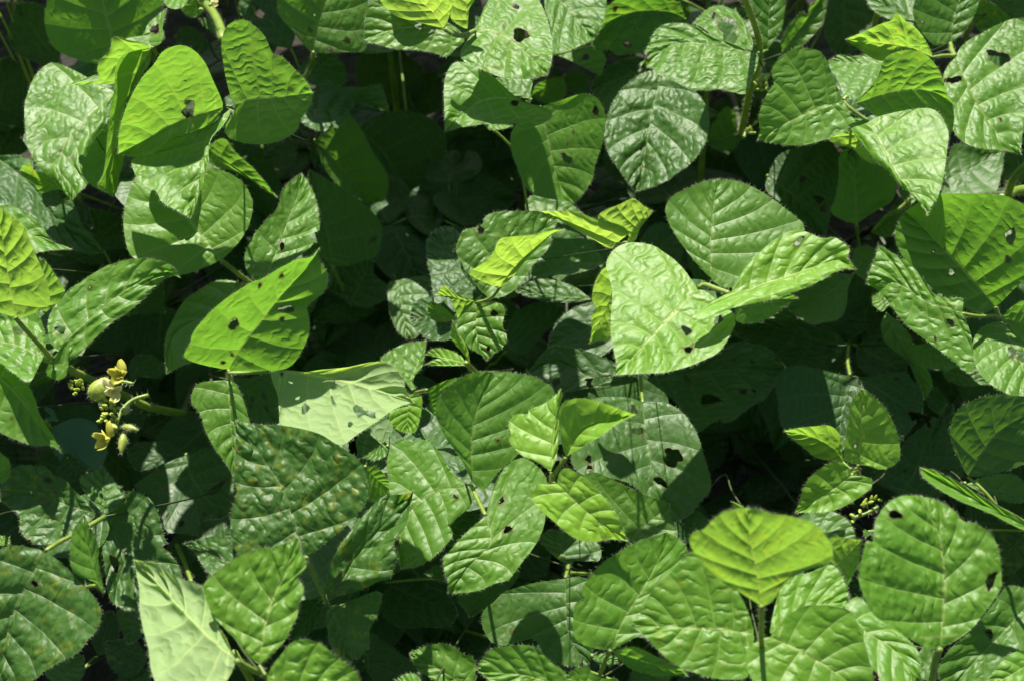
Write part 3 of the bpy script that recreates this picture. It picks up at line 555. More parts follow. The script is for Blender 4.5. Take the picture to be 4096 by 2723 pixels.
# p20: dark trifoliate under, right
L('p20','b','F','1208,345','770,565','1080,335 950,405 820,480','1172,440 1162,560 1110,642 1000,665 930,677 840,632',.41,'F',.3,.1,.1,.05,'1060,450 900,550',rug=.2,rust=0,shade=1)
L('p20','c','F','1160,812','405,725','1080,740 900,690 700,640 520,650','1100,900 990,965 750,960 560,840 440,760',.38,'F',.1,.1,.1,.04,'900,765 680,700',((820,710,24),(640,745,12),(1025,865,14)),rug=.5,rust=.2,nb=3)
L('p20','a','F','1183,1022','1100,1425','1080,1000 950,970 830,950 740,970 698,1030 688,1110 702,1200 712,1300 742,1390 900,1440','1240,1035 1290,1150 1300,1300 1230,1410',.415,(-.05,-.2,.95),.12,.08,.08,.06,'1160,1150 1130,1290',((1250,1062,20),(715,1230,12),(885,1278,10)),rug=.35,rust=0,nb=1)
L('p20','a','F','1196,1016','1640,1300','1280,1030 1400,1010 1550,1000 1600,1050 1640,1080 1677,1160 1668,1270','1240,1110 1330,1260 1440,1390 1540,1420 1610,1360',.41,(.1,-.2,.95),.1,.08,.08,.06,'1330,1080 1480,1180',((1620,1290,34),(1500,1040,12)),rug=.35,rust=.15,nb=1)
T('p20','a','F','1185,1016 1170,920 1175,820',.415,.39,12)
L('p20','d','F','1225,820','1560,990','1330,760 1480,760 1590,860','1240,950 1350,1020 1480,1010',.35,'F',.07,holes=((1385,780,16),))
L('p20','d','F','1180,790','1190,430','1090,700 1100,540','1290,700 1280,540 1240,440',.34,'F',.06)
# p16: folded glossy leaves at right
L('p16','a','F','1942,602','1300,402','1945,500 1850,500 1760,472 1710,412 1650,332 1560,245 1460,190 1390,148 1350,240 1310,340','1962,640 2002,750 2022,900 2022,975 1985,1000 1890,927 1780,842 1690,777 1600,710 1520,630 1440,520 1370,445',.505,(-.15,.0,.97),.5,.05,-.35,.05,'1850,562 1700,520 1560,425 1420,382',((1755,778,18),(1862,665,26)),rug=.65,rust=.2)
L('p16','a','F','2167,562','1558,-82','2060,607 1960,562 1800,472 1690,392 1590,285 1508,160 1492,60 1520,-20','2192,540 2282,450 2402,330 2505,200 2545,50 2482,-60 2340,-140 2200,-195 2000,-204 1780,-200 1650,-142',.475,(.0,-.60,.75),.42,.1,.35,.05,'1990,360 1850,210 1690,40',((2270,80,42),(2250,240,25),(1867,325,22),(1745,190,10),(1825,165,6)),rug=.3,rust=.25)
L('p16','a','F','2205,652','2440,1190','2100,680 2030,750 2008,850 2030,950 2100,1050 2200,1120 2330,1168','2350,780 2490,900 2520,1090',.47,'G',.5,.0,-.1,.08,'2290,830 2370,1020',((2275,865,34,1.8,60),(2340,890,30)),rug=.5,rust=.15)
L('p16','a','F','2205,640','2490,700','2262,570 2350,518 2460,530','2290,722 2370,810',.47,'k',.45)
T('p16','a','F','1942,605 2050,622 2165,620 2200,642',.49,.472,13)
T('p16','a','F','2167,562 2190,625',.475,.47,14)
L('p16','d','F','1430,600','1682,1185','1392,680 1422,790 1500,862 1570,912 1622,972 1662,1080','1490,640 1570,720 1640,850 1700,960 1740,1080',.41,'F',.34,.1,.1,.03,rug=.2,rust=0,shade=1)
L('p16','d','F','1618,815','1905,952','1720,808 1860,850','1598,850 1640,912 1720,962 1830,982',.42,'F',.4,rug=.25)
L('p16','d','F','1800,980','2130,1075','1900,930 2050,980','1850,1060 2000,1085',.37,'F',.25,rug=.3)
L('p16','e','F','1215,330','1300,150','1200,240 1220,170','1300,380 1420,330 1400,200',.40,'F',.35,rug=.15)
L('p16','e','F','1440,560','1340,470','1400,590 1340,540','1470,500 1420,440',.40,'F',.4,rug=.2)
T('p16','e','C','1340,1560 1430,1460 1530,1400 1600,1330',.37,.38,13)
L('p16','f','C','1330,1568','1560,1440','1420,1480 1500,1440','1420,1600 1540,1540',.37,'F',.3,rug=.3)
L('p16','f','C','1600,1380','1510,1190','1530,1330','1660,1300 1600,1200',.37,'F',.3,rug=.2)
L('p16','g','F','1250,1060','1560,760','1350,900','1450,1100 1620,950',.31,'F',.03)
T('p16','stem','C','2200,1340 2300,1290 2400,1280',.42,.40,34)
T('p16','stem','C','2250,1310 2290,1200 2370,1110',.42,.45,24)
# p17: centre-left trifoliate with petiole
L('p17','a','H','915,238','1055,-514','860,120 800,20 740,-60 690,-160 663,-250 690,-340 770,-430 840,-478 930,-511','1000,277 1080,165 1200,60 1310,-50 1410,-180 1455,-300 1462,-390 1400,-447 1300,-490 1150,-512',.46,(.05,-.52,.85),.36,.12,.05,.05,'905,0 940,-250',((1085,-49,18,1.6,50),),rug=.25,rust=.05,shade=1)
L('p17','a','H','892,256','430,805','830,210 750,120 680,10 580,-64 510,-39 450,-69 370,-22 335,100 350,250 370,450 380,640','916,320 895,395 830,450 768,517 778,590 720,665 640,740 540,792',.45,(-.15,-.1,.96),.4,.0,-.1,.08,'680,290 530,380 430,560',((800,325,18,1.6,30),),rug=.35,rust=.1,nb=1)
L('p17','a','H','1000,450','752,976','1030,340 1080,200 1160,100 1260,60 1370,140 1418,230 1410,400 1390,540 1330,660 1270,740 1200,830 1150,890 1060,910 980,950 880,970','980,472 900,540 820,620 760,690 716,740 725,830 748,900',.475,(-.08,-.15,.97),.45,-.1,.0,.12,'1032,560 1022,660 880,800',((1150,550,28,1.3),(1120,345,30,3.5,-60)),rug=.5,rust=.35)
T('p17','a','H','905,250 950,350 1000,450',.455,.475,13)
L('p17','b','H','190,130','365,285','260,120 330,190 360,250','200,230 205,350 300,350',.44,'k',.6,rug=.2,rust=0)
L('p17','c','H','330,905','812,1120','440,815 580,890 605,930 700,962 782,1040','300,1100 420,1200 600,1205 750,1195',.37,'F',.08,.1,.1,.05,rug=.25)
L('p17','c','H','1230,830','895,1137','1100,880 950,930 812,1000 870,1085','1200,900 1080,1010 985,1090',.40,'F',.2,rug=.25,rust=.05)
L('p17','c','H','762,905','592,842','740,800 670,795','700,900 640,870',.40,'F',.2,rug=.3)
L('p17','d','H','1100,760','1440,700','1200,640 1350,620','1250,880 1400,860',.34,'F',.1,rug=.3)
# p18: young bright shoot in the middle
L('p18','a','E','1442,1668','1507,1113','1350,1600 1250,1560 1190,1500 1155,1460 1175,1410 1153,1350 1180,1300 1230,1275 1287,1282 1292,1250 1380,1215 1452,1170','1480,1560 1492,1400 1497,1290 1500,1200 1517,1160',.525,(-.3,-.2,.92),.78,.0,-.6,.02,'1455,1500 1468,1350 1482,1240',rug=.45,rust=0)
L('p18','a','E','1542,1568','2012,1282','1520,1500 1505,1400 1493,1300 1510,1212 1570,1180 1660,1170 1750,1190 1850,1222 1935,1258','1605,1530 1700,1470 1790,1420 1880,1350',.525,(.25,-.6,.75),.72,.1,1.0,.02,'1565,1530 1617,1425 1680,1368 1750,1346 1862,1335',rug=.4,rust=0)
L('p18','a','H','1480,232','1957,622','1500,160 1550,132 1622,168 1702,220 1782,310 1842,380 1892,460 1925,540','1430,245 1350,240 1335,280 1298,312 1330,372 1400,440 1470,500 1540,562 1620,612 1720,632 1830,612',.53,(-.05,-.5,.86),.92,.05,.05,.05,'1600,350 1750,480',rug=.5,rust=0)
T('p18','a','H','1442,160 1440,225 1470,235',.525,.52,11)
T('p18','a','H','1540,62 1470,170 1445,230 1440,300',.525,.49,16)
# p19: dark pair of leaves with sun patches
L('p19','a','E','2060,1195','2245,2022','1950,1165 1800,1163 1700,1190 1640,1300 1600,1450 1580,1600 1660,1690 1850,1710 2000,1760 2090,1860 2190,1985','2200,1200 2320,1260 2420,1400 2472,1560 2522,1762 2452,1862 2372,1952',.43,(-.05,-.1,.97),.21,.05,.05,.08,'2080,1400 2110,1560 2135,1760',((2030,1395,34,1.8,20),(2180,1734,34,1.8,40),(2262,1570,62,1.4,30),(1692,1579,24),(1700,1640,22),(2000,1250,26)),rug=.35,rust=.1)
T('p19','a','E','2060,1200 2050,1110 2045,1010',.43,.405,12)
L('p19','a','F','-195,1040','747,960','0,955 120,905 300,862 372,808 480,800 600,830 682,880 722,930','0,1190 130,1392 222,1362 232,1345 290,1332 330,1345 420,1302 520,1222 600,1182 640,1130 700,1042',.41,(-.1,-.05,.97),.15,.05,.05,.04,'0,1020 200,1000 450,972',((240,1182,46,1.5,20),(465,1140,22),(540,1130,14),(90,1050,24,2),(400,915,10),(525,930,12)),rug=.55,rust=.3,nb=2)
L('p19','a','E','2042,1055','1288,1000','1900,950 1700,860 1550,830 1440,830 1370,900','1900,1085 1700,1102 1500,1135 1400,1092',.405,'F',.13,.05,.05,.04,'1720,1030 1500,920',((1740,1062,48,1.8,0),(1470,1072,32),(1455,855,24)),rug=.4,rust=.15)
L('p19','b','E','1870,640','1425,810','1750,530 1600,568 1500,640 1450,720','1880,800 1720,920 1560,900 1440,880',.40,'F',.16,.05,.05,.05,'',((1575,880,28,2,20),(1500,910,20)),rug=.3,rust=.1)
L('p19','c','H','1955,660','2238,375','1900,500 1750,350 1663,185 1740,160 1850,205 1982,270 2062,308 2152,340','2060,650 2200,650 2292,602 2272,510 2237,450',.425,(.0,-.3,.93),.32,.1,.1,.05,rug=.5,rust=.35)
L('p19','d','I','-100,560','500,230','100,440 300,330','100,600 330,450',.30,'F',.02)
# p21: young bright trifoliate at right
L('p21','a','F','1240,1616','1265,1108','1165,1600 1145,1560 1150,1470 1165,1380 1180,1260 1202,1180','1320,1632 1400,1652 1482,1622 1522,1580 1522,1490 1500,1390 1450,1280 1400,1210 1330,1150',.51,(.05,-.66,.7),.72,.1,.1,.03,'1258,1400 1270,1200',((1215,1490,12),),rug=.55,rust=.0)
L('p21','a','F','1150,1604','745,1390','1135,1560 1130,1460 1100,1390 1040,1355 950,1360 850,1370','1110,1596 1060,1592 960,1572 900,1525 860,1492 800,1450',.50,(.15,-.66,.7),.72,.3,-.2,.03,'1060,1500 920,1430',rug=.5,rust=.05)
L('p21','a','I','1196,180','820,432','1180,130 1120,92 1060,92 980,140 910,200 870,270 848,350','1282,190 1332,200 1332,260 1272,312 1200,362 1120,402 1040,427 930,432',.51,(-.05,-.45,.88),.68,.1,.05,.05,'1080,270 960,350',rug=.65,rust=.05)
T('p21','a','I','1140,95 1190,140 1235,130 1240,107',.505,.51,10)
T('p21','a','I','1196,180 1225,145 1250,200 1260,280',.51,.46,12)
# p22: dark rugose hero at lower left with its side leaflets
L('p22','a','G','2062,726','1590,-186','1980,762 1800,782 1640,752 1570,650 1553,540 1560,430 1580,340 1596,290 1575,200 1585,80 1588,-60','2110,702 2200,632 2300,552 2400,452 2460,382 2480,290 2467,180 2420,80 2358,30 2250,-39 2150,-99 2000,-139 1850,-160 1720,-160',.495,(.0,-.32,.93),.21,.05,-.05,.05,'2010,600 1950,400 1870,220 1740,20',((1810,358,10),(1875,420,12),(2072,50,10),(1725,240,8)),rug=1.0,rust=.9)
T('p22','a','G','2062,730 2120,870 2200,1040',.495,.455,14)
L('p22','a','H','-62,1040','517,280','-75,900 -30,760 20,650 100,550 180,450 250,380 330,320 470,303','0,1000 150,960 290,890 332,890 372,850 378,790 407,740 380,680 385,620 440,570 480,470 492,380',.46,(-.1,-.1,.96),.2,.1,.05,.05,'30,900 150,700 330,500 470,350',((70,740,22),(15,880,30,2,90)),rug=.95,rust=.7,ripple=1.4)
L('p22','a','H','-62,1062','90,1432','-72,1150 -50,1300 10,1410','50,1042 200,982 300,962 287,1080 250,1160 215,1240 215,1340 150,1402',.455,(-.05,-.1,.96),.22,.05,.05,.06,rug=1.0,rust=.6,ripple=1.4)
L('p22','b','G','2190,1040','1955,1285','2080,1010 1990,1080','2120,1200 2040,1290',.42,'F',.15,rug=.4)
L('p22','b','G','2140,1040','2020,860','2050,1010 1990,920','2150,940 2090,850',.42,'F',.15,rug=.4)
L('p22','c','G','1572,780','1243,638','1560,660 1500,600 1420,593 1330,620','1500,860 1420,850 1360,780 1310,702',.42,'F',.22,rug=.6,rust=.1)
L('p22','c','G','1360,900','1180,640','1230,830','1420,880 1330,720',.35,'F',.08)
T('p22','c','G','1290,900 1240,760 1190,650',.39,.36,16)
# p23: pale bright hero trifoliate at the bottom left
L('p23','a','G','1747,1460','2010,598','1680,1400 1600,1300 1520,1220 1440,1130 1400,1050 1370,932 1420,860 1500,800 1600,730 1700,690 1812,665 1830,715 1850,660 1950,630','1800,1420 1870,1350 1930,1280 1962,1210 2002,1130 2012,1050 2042,980 2042,920 2000,870 2062,800 2050,740 2022,680',.55,(-.12,-.3,.93),.6,.05,-.1,.03,'1800,1150 1850,1000 1920,850',rug=.8,rust=.45)
L('p23','a','G','1592,1430','903,750','1522,1290 1452,1150 1412,1050 1370,932 1282,900 1200,870 1122,830 1070,780 1022,760 960,765','1560,1500 1500,1590 1300,1640 1100,1640 1020,1500 1000,1350 960,1200 940,1080 938,950 918,840',.56,(-.35,.1,.93),.85,.0,-.1,.05,'1400,1260 1200,1060 1050,900',rug=2.2,rust=0,flip=True)
L('p23','a','G','1792,1562','2445,1640','1830,1470 1900,1380 1960,1310 2050,1285 2150,1310 2230,1370 2300,1430 2370,1470 2430,1560','1900,1690 2050,1760 2250,1760',.555,(.0,-.35,.93),.65,.0,.0,.08,rug=.75,rust=.35)
T('p23','a','G','1592,1430 1680,1480 1800,1540 1860,1620',.56,.53,22)
T('p23','a','G','1747,1460 1790,1530',.55,.55,12)
# p24: lower-left trifoliate with big rugose leaf
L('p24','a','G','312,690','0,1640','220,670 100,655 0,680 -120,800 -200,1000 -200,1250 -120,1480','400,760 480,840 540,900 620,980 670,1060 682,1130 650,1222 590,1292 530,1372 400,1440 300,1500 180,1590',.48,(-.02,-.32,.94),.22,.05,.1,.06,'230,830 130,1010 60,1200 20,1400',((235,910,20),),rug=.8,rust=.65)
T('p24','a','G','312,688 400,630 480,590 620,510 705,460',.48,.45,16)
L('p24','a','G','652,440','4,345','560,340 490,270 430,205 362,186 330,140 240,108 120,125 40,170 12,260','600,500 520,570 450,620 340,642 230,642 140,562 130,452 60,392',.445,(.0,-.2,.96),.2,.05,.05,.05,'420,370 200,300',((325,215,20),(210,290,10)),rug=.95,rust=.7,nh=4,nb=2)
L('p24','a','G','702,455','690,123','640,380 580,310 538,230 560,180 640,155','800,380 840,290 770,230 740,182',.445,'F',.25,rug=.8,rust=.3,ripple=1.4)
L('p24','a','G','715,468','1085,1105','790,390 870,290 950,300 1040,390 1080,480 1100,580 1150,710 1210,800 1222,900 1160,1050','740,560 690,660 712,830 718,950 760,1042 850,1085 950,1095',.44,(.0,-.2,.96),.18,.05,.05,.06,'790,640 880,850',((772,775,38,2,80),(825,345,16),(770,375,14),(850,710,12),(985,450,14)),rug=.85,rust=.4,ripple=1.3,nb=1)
L('p24','b','G','705,982','570,448','660,930 620,890 530,860 480,800 473,700 480,600 502,530','682,860 660,740 667,690 642,590 602,520',.475,(.1,-.4,.9),.38,.25,.15,.02,'650,870 605,700 570,560',rug=.4,rust=.1)
T('p24','b','G','700,970 640,925 580,935',.475,.455,12)
L('p24','c','G','930,1080','862,1317','800,1080 790,1150 820,1230','980,1150 950,1270',.41,'F',.18,rug=.2)
L('p24','d','G','1000,1400','715,1300','900,1280 800,1290','950,1500 830,1540 730,1450',.38,'F',.12,rug=.5,rust=.6,nh=1)
L('p24','d','G','1030,1500','780,1620','900,1470 800,1540','980,1640',.38,'F',.15,rug=.5,rust=.5)
L('p24','e','G','380,1600','560,1400','300,1500 450,1400','500,1600 570,1500',.40,'F',.22,rug=.3)
L('p24','e','G','660,1400','760,1100','600,1250 650,1120','780,1350 800,1200',.34,'F',.06)
L('p24','f','G','-40,650','60,600','-60,580','60,650',.43,'F',.45)
# p31: dull dark leaf behind, left of centre
L('p31','a','G','1250,45','1490,470','1450,-10 1562,120 1572,300 1552,430','1100,110 930,230 900,262 1000,330 1090,450 1120,560 1250,572 1342,578 1350,490',.385,(-.05,-.1,.97),.14,.05,.05,.05,'1300,200 1420,370',((1460,265,40,3.4,-35),(1222,510,22),(1390,432,24),(1110,462,22,2.5,-35)),rug=.25,rust=.25)
L('p31','a','G','1240,40','860,20','1150,-30 950,-40','1130,90 950,150 880,90',.37,'F',.08,rug=.2,rust=.3)
L('p31','b','G','450,60','560,200','380,150 400,230','550,60 600,140',.37,'F',.06)
L('p31','b','G','1100,700','1360,650','1200,580 1300,560','1200,760 1330,740',.36,'F',.07)
L('p31','c','D','1000,1290','700,1200','900,1210 780,1180','900,1400 780,1420',.34,'F',.04)
# p25: lower-right hero, one broad leaf with stalk
L('p25','a','H','1842,1357','2222,563','1760,1350 1660,1322 1600,1272 1588,1200 1608,1040 1672,1027 1653,950 1700,870 1780,780 1880,710 2000,640 2110,600','1900,1330 2010,1270 2100,1200 2200,1060 2310,860 2360,690 2292,602',.49,(.02,-.42,.9),.5,.05,.1,.05,'1940,1140 2080,920 2200,680',rug=.5,rust=.25,nb=0)
T('p25','a','H','1842,1358 1800,1450 1760,1560',.49,.46,14)
L('p25','b','H','1850,1365','2362,1530','2000,1335 2150,1400 2310,1475','1920,1440 2000,1492 2150,1532 2280,1530',.47,'k',.5,rug=.3,rust=.1)
L('p25','c','H','1720,1405','1890,1440','1780,1380 1880,1400','1760,1450 1850,1460',.46,'F',.3)
# p26: big pale trifoliate with the backlit top leaf
L('p26','a','I','590,1062','495,405','540,1030 440,970 330,900 220,800 130,690 103,610 140,560 200,545 250,490 330,430 400,410','650,1042 690,990 760,890 900,820 1050,770 1067,660 1030,600 970,520 870,480 760,450 660,440 570,410',.585,'K',.72,.12,.12,.02,'550,800 510,600',rug=.25,rust=.5)
T('p26','a','I','590,1062 590,1180 588,1290 605,1420',.585,.53,20)
L('p26','a','I','545,1250','-292,1190','500,1100 420,950 300,800 180,700 88,708 0,812 -70,880 -170,990 -210,1090','530,1342 500,1450 495,1542 300,1552 88,1490 -30,1430 -120,1342 -210,1252',.54,(-.05,-.2,.96),.58,.0,.0,.08,'400,1230 200,1215 0,1205',rug=.6,rust=.55)
L('p26','a','I','642,1246','1182,1036','690,1020 760,880 900,840 1062,784 1132,870 1168,960','800,1230 950,1150 1100,1090',.535,'G',.62,.0,.0,.06,'850,1090 1000,1050',rug=.6,rust=.4)
L('p26','a','I','640,1264','1345,1690','690,1210 780,1115 880,1062 1000,1055 1130,1075 1202,1110 1252,1220 1292,1340 1322,1450 1345,1568','560,1300 500,1340 475,1420 500,1500 545,1580 700,1710 1000,1740',.545,(-.03,-.2,.96),.62,.05,.0,.08,'800,1340 1000,1450 1200,1590',rug=.5,rust=.3)
L('p26','b','I','830,520','1237,622','830,460 928,428 1030,420 1120,448 1192,510','920,640 1080,660',.47,'G',.28,rug=.3,rust=0)
L('p26','b','I','1060,830','1267,618','1010,720 1060,592 1150,603','1110,920 1165,930 1202,860 1247,780 1252,700',.48,'k',.78,rug=.4,rust=0)
L('p26','c','I','490,425','393,358','430,415 405,390','470,390 430,372',.50,'k',.7,rug=.1,rust=0)
L('p26','d','I','60,520','300,600','100,420 220,470','100,640 250,660',.42,'F',.2)
# p27: tall right leaf with a bitten edge
L('p27','a','I','1790,1347','1622,318','1700,1342 1560,1262 1420,1172 1330,1102 1280,1000 1243,880 1258,770 1280,680 1300,620 1342,632 1350,520 1390,430 1440,370 1520,325','1900,1292 2000,1222 2082,1120 2150,1030 2202,940 2207,870 2192,700 2150,600 2080,530 2022,505 1950,490 1900,430 1830,380 1740,340',.545,(.0,-.36,.92),.5,.1,.1,.05,'1822,1000 1802,640 1720,450',((1487,450,32),(2135,890,42,1.7,-60)),rug=.85,rust=.35)
T('p27','a','I','1790,1350 1760,1430 1735,1590',.545,.50,24)
L('p27','b','I','1140,1052','1665,1620','1240,998 1330,1080 1480,1200 1600,1310 1652,1400','1230,1240 1280,1400 1340,1520 1500,1640',.49,'G',.5,.0,.0,.06,'1290,1230 1450,1330 1580,1480',((1355,1530,24,2,80),),rug=.4,rust=.05)
L('p27','c','I','2420,1010','1840,1640','2330,930 2230,940 2150,1050 2000,1230 1850,1360 1780,1500','2480,1300 2300,1580 2050,1700',.45,(-.05,-.2,.96),.3,.1,.1,.05,'2250,1200 2020,1440',rug=.5,rust=.25,nh=1)
L('p27','c','I','2470,1400','2070,1640','2300,1370 2180,1470','2400,1620 2200,1680',.47,'F',.6,rug=.6)
L('p27','d','I','1790,1380','1560,1620','1680,1330','1720,1600',.42,'F',.25)
# p28: right-edge round leaf and the long edge-on leaf
L('p28','a','F','1977,1702','2510,1180','1930,1600 1880,1500 1858,1400 1890,1280 1970,1205 2080,1163 2200,1148 2360,1158','2120,1690 2320,1630 2460,1560 2540,1400 2545,1280',.475,(.1,-.72,.6),.21,.08,.08,.03,'2150,1430 2360,1290',rug=.15,rust=0,shade=1)
L('p28','a','I','2500,600','1663,132','2358,482 2200,392 2060,312 1940,240 1850,190 1760,150','2360,552 2250,502 2140,442 2040,402 1900,342 1780,272 1682,195',.49,(-.1,-.1,.95),.45,.1,.1,.05,rug=.15,rust=0)
L('p28','b','I','1962,242','2420,330','2100,190 2300,180','2100,310 2300,370',.44,'F',.3)
L('p28','c','I','1520,330','1862,-320','1350,160 1530,60 1540,-20 1620,-100 1740,-200','1750,330 1900,250 1952,100 1892,-100 1892,-240',.39,(.0,-.2,.96),.12,.05,.05,.05,'1600,200 1690,0',rug=.6,rust=.2,nh=9,nb=3)
L('p28','c','F','1860,1330','1690,1110','1720,1230','1850,1200 1760,1100',.37,'F',.1,rug=.6,nh=1)
L('p28','d','I','2360,560','2120,900','2150,560 2060,700','2360,780',.37,'F',.12,rust=.7,rug=.5)
L('p28','d','I','1310,560','1290,600','1280,540 1276,580','1340,570',.42,'F',.3)
# p29: bottom centre
L('p29','a','H','1540,872','1690,1452','1450,890 1350,900 1200,940 1120,970 1050,1040 985,1090 973,1170 1000,1250 1050,1312 1130,1327 1230,1302 1320,1280 1370,1330 1400,1402 1480,1442 1580,1467','1650,865 1720,920 1700,1050 1690,1200 1720,1330',.44,(-.05,-.22,.95),.22,-.1,.05,.06,'1545,1080 1570,1280',((1190,1235,14,2),(1130,1225,8)),rug=.45,rust=.35,ripple=1.5)
T('p29','a','H','1540,872 1560,790',.44,.43,13)
L('p29','a','H','1560,792','1452,545','1480,740 1390,650 1370,590','1620,752 1760,762 1772,660 1650,580',.42,'F',.2,rug=.6,rust=.6)
T('p29','a','H','1560,838 1640,842 1720,848',.43,.42,12)
L('p29','b','H','1620,1660','943,1487','1540,1512 1440,1442 1380,1372 1290,1326 1150,1330 1040,1350 975,1422','1450,1710 1250,1670 1100,1612 1000,1540',.485,(.0,-.3,.94),.55,.05,.05,.06,'1320,1540 1120,1515',((1365,1590,26,2,0),),rug=.6,rust=.25)
L('p29','c','H','905,1630','498,1375','930,1520 940,1460 910,1402 860,1387 790,1340 710,1313 580,1335','800,1650 650,1562 520,1462',.43,(-.05,-.25,.95),.35,.1,.1,.04,rug=.4,rust=.2)
L('p29','d','H','180,1440','650,1620','215,1248 300,1290 400,1360 500,1450 600,1560','250,1560 450,1640',.37,'F',.12,rug=.5,rust=.2)
L('p29','e','H','620,1660','392,1560','540,1530 470,1518','520,1680 430,1620',.46,'F',.5,rug=.4)
L('p29','f','H','1770,1660','1538,1535','1900,1555 1800,1550 1722,1520 1692,1470 1600,1490','1650,1630 1570,1590',.485,(.1,-.4,.9),.6,.2,.0,.04,rug=.3,rust=0)
L('p29','g','H','1960,1600','2250,1450','2000,1480 2120,1440','2080,1640 2240,1560',.42,'F',.2,rug=.4)
L('p29','g','H','700,1180','900,1330','780,1120 920,1200','720,1290 820,1350',.32,'F',.04)
# ---------------------------------------------------------------- plants
LABEL = {
 'p1': 'upper left bean plant with thick hairy stem and two ragged holes in its top leaf',
 'p2': 'bean plant at far left with a broad silvery leaf behind curled yellow-green strips',
 'p3': 'bean plant at top left of centre with rust-flecked dark leaf and small crumpled leaf',
 'p4': 'top centre bean plant with bright yellow young leaves over a shiny leaf with ragged hole',
 'p5': 'dark bean plant at upper centre with big glossy deep green leaf hanging tip down',
 'p6': 'bean plant with bare upright stalk and puckered silvery leaf near the top edge',
 'p7': 'upper right bean plant whose sharply ribbed three-part leaf stands above its neighbours',
 'p8': 'top right corner bean plant with rust-mottled yellow leaflet and big shiny holed leaf',
 'p9': 'bean plant left of centre with broad soft green leaf on a slanting pale stalk',
 'p10': 'left edge bean plant with yellow flowers, hairy green pods and a long arched leaf',
 'p11': 'bean plant with a sunlit translucent leaf beside a pale leaf showing its underside',
 'p12': 'smooth dull blue-green weed with a rounded leaf under the yellow flowers',
 'p13': 'small puckered bean shoot in the centre with folded yellow leaflet and holed front leaflet',
 'p14': 'bean plant just above the centre with a bright lemon yellow pair of young leaves',
 'p15': 'bean plant right of centre with three large pale glossy leaflets, the brightest big leaves',
 'p16': 'right side bean plant with long folded glossy leaf before a yellow-veined dark leaf',
 'p17': 'lower middle bean plant with smooth mid green leaflets joined by a thin slanting stalk',
 'p18': 'young lime green bean shoot with three fresh leaflets in the lower middle',
 'p19': 'shaded dark bean plant with sun-dappled holed leaves behind the lime green shoot',
 'p20': 'dark shaded bean plant with paired matt leaflets under a vertical stalk at right',
 'p21': 'small bright green bean shoot with three ribbed leaflets over the black gap',
 'p22': 'bean plant with one large dark blistered rust-flecked leaf below the pale underside leaf',
 'p23': 'bottom left bean plant with pale ribbed leaf underside beside a bright blistered leaf',
 'p24': 'lower left corner bean plant with big dark crinkled leaf and tattered side leaflets',
 'p25': 'bean plant near bottom with one upright broad green leaf notched on its left edge',
 'p26': 'bottom right bean plant with backlit yellow-green leaf standing over wide pale leaflets',
 'p27': 'lower right bean plant with tall blistered leaf on thick stalk, bitten at right edge',
 'p28': 'right edge bean plant with smooth round dark leaf and long narrow edge-on leaf',
 'p29': 'bottom centre bean plant with wavy-edged dark leaf above a bright sunlit leaf',
 'p30': 'young bean shoot tip with hairy narrow folded leaves just left of centre',
 'p31': 'shaded dull dark bean plant with scattered sun spots behind the blistered rust-flecked leaf',
}
NAMEOF = {'p12': 'weed', 'p13': 'bean_shoot', 'p18': 'bean_shoot', 'p21': 'bean_shoot', 'p30': 'bean_shoot'}
def thing(name, loc, label, cat, group=None):
    o = bpy.data.objects.new(name, None); o.empty_display_size = 0.03; COL.objects.link(o); o.location = loc
    o['label'] = label; o['category'] = cat
    if group: o['group'] = group
    return o
def curve(p0, p1, n, sag=0.0, side=0.0):
    p0, p1 = np.asarray(p0, float), np.asarray(p1, float); u = np.linspace(0, 1, n)[:, None]
    P = p0 * (1 - u) + p1 * u; P[:, 2] += sag * np.sin(np.pi * u[:, 0]); P[:, 0] += side * np.sin(np.pi * u[:, 0])
    return P

def ovate(base, dirv, nv, Lm, W, droop, fold, seed, ns=26, nt=15):
    """a leaflet that no photograph outline describes: base, direction, upper normal, length, half width"""
    dirv = nrm(dirv); nv = nrm(nv - dirv * (nv @ dirv)); side = np.cross(nv, dirv)
    sv = np.linspace(0.012, 0.996, ns); tv = np.linspace(-1, 1, nt)
    s = sv[:, None] * np.ones((1, nt)); t = np.ones((ns, 1)) * tv[None]
    w = W * np.sin(np.pi * sv ** 0.72) ** 0.75 * (1 - 0.25 * sv)
    se = 1 - (1 - sv) ** 2.1; we = W * np.sin(np.pi * se ** 0.72) ** 0.75 * (1 - 0.25 * se); at = np.abs(t)
    G = base + dirv * ((s * (1 - at) + se[:, None] * at) * Lm)[..., None] + side * (t * we[:, None])[..., None]
    dl = fold * np.abs(t) * w[:, None] - droop * Lm * s ** 2 + fold_noise(s.shape, s, t, seed, 0.03 * Lm) * np.clip(s * 5, 0, 1)
    return G + nv * dl[..., None], s, t

def project(p):
    d = np.asarray(p) - CAM; z = d @ FWD
    return 2048 + (d @ RGT) / z * LENS / 36 * 4096, 1361.5 - (d @ UPV) / z * LENS / 36 * 4096

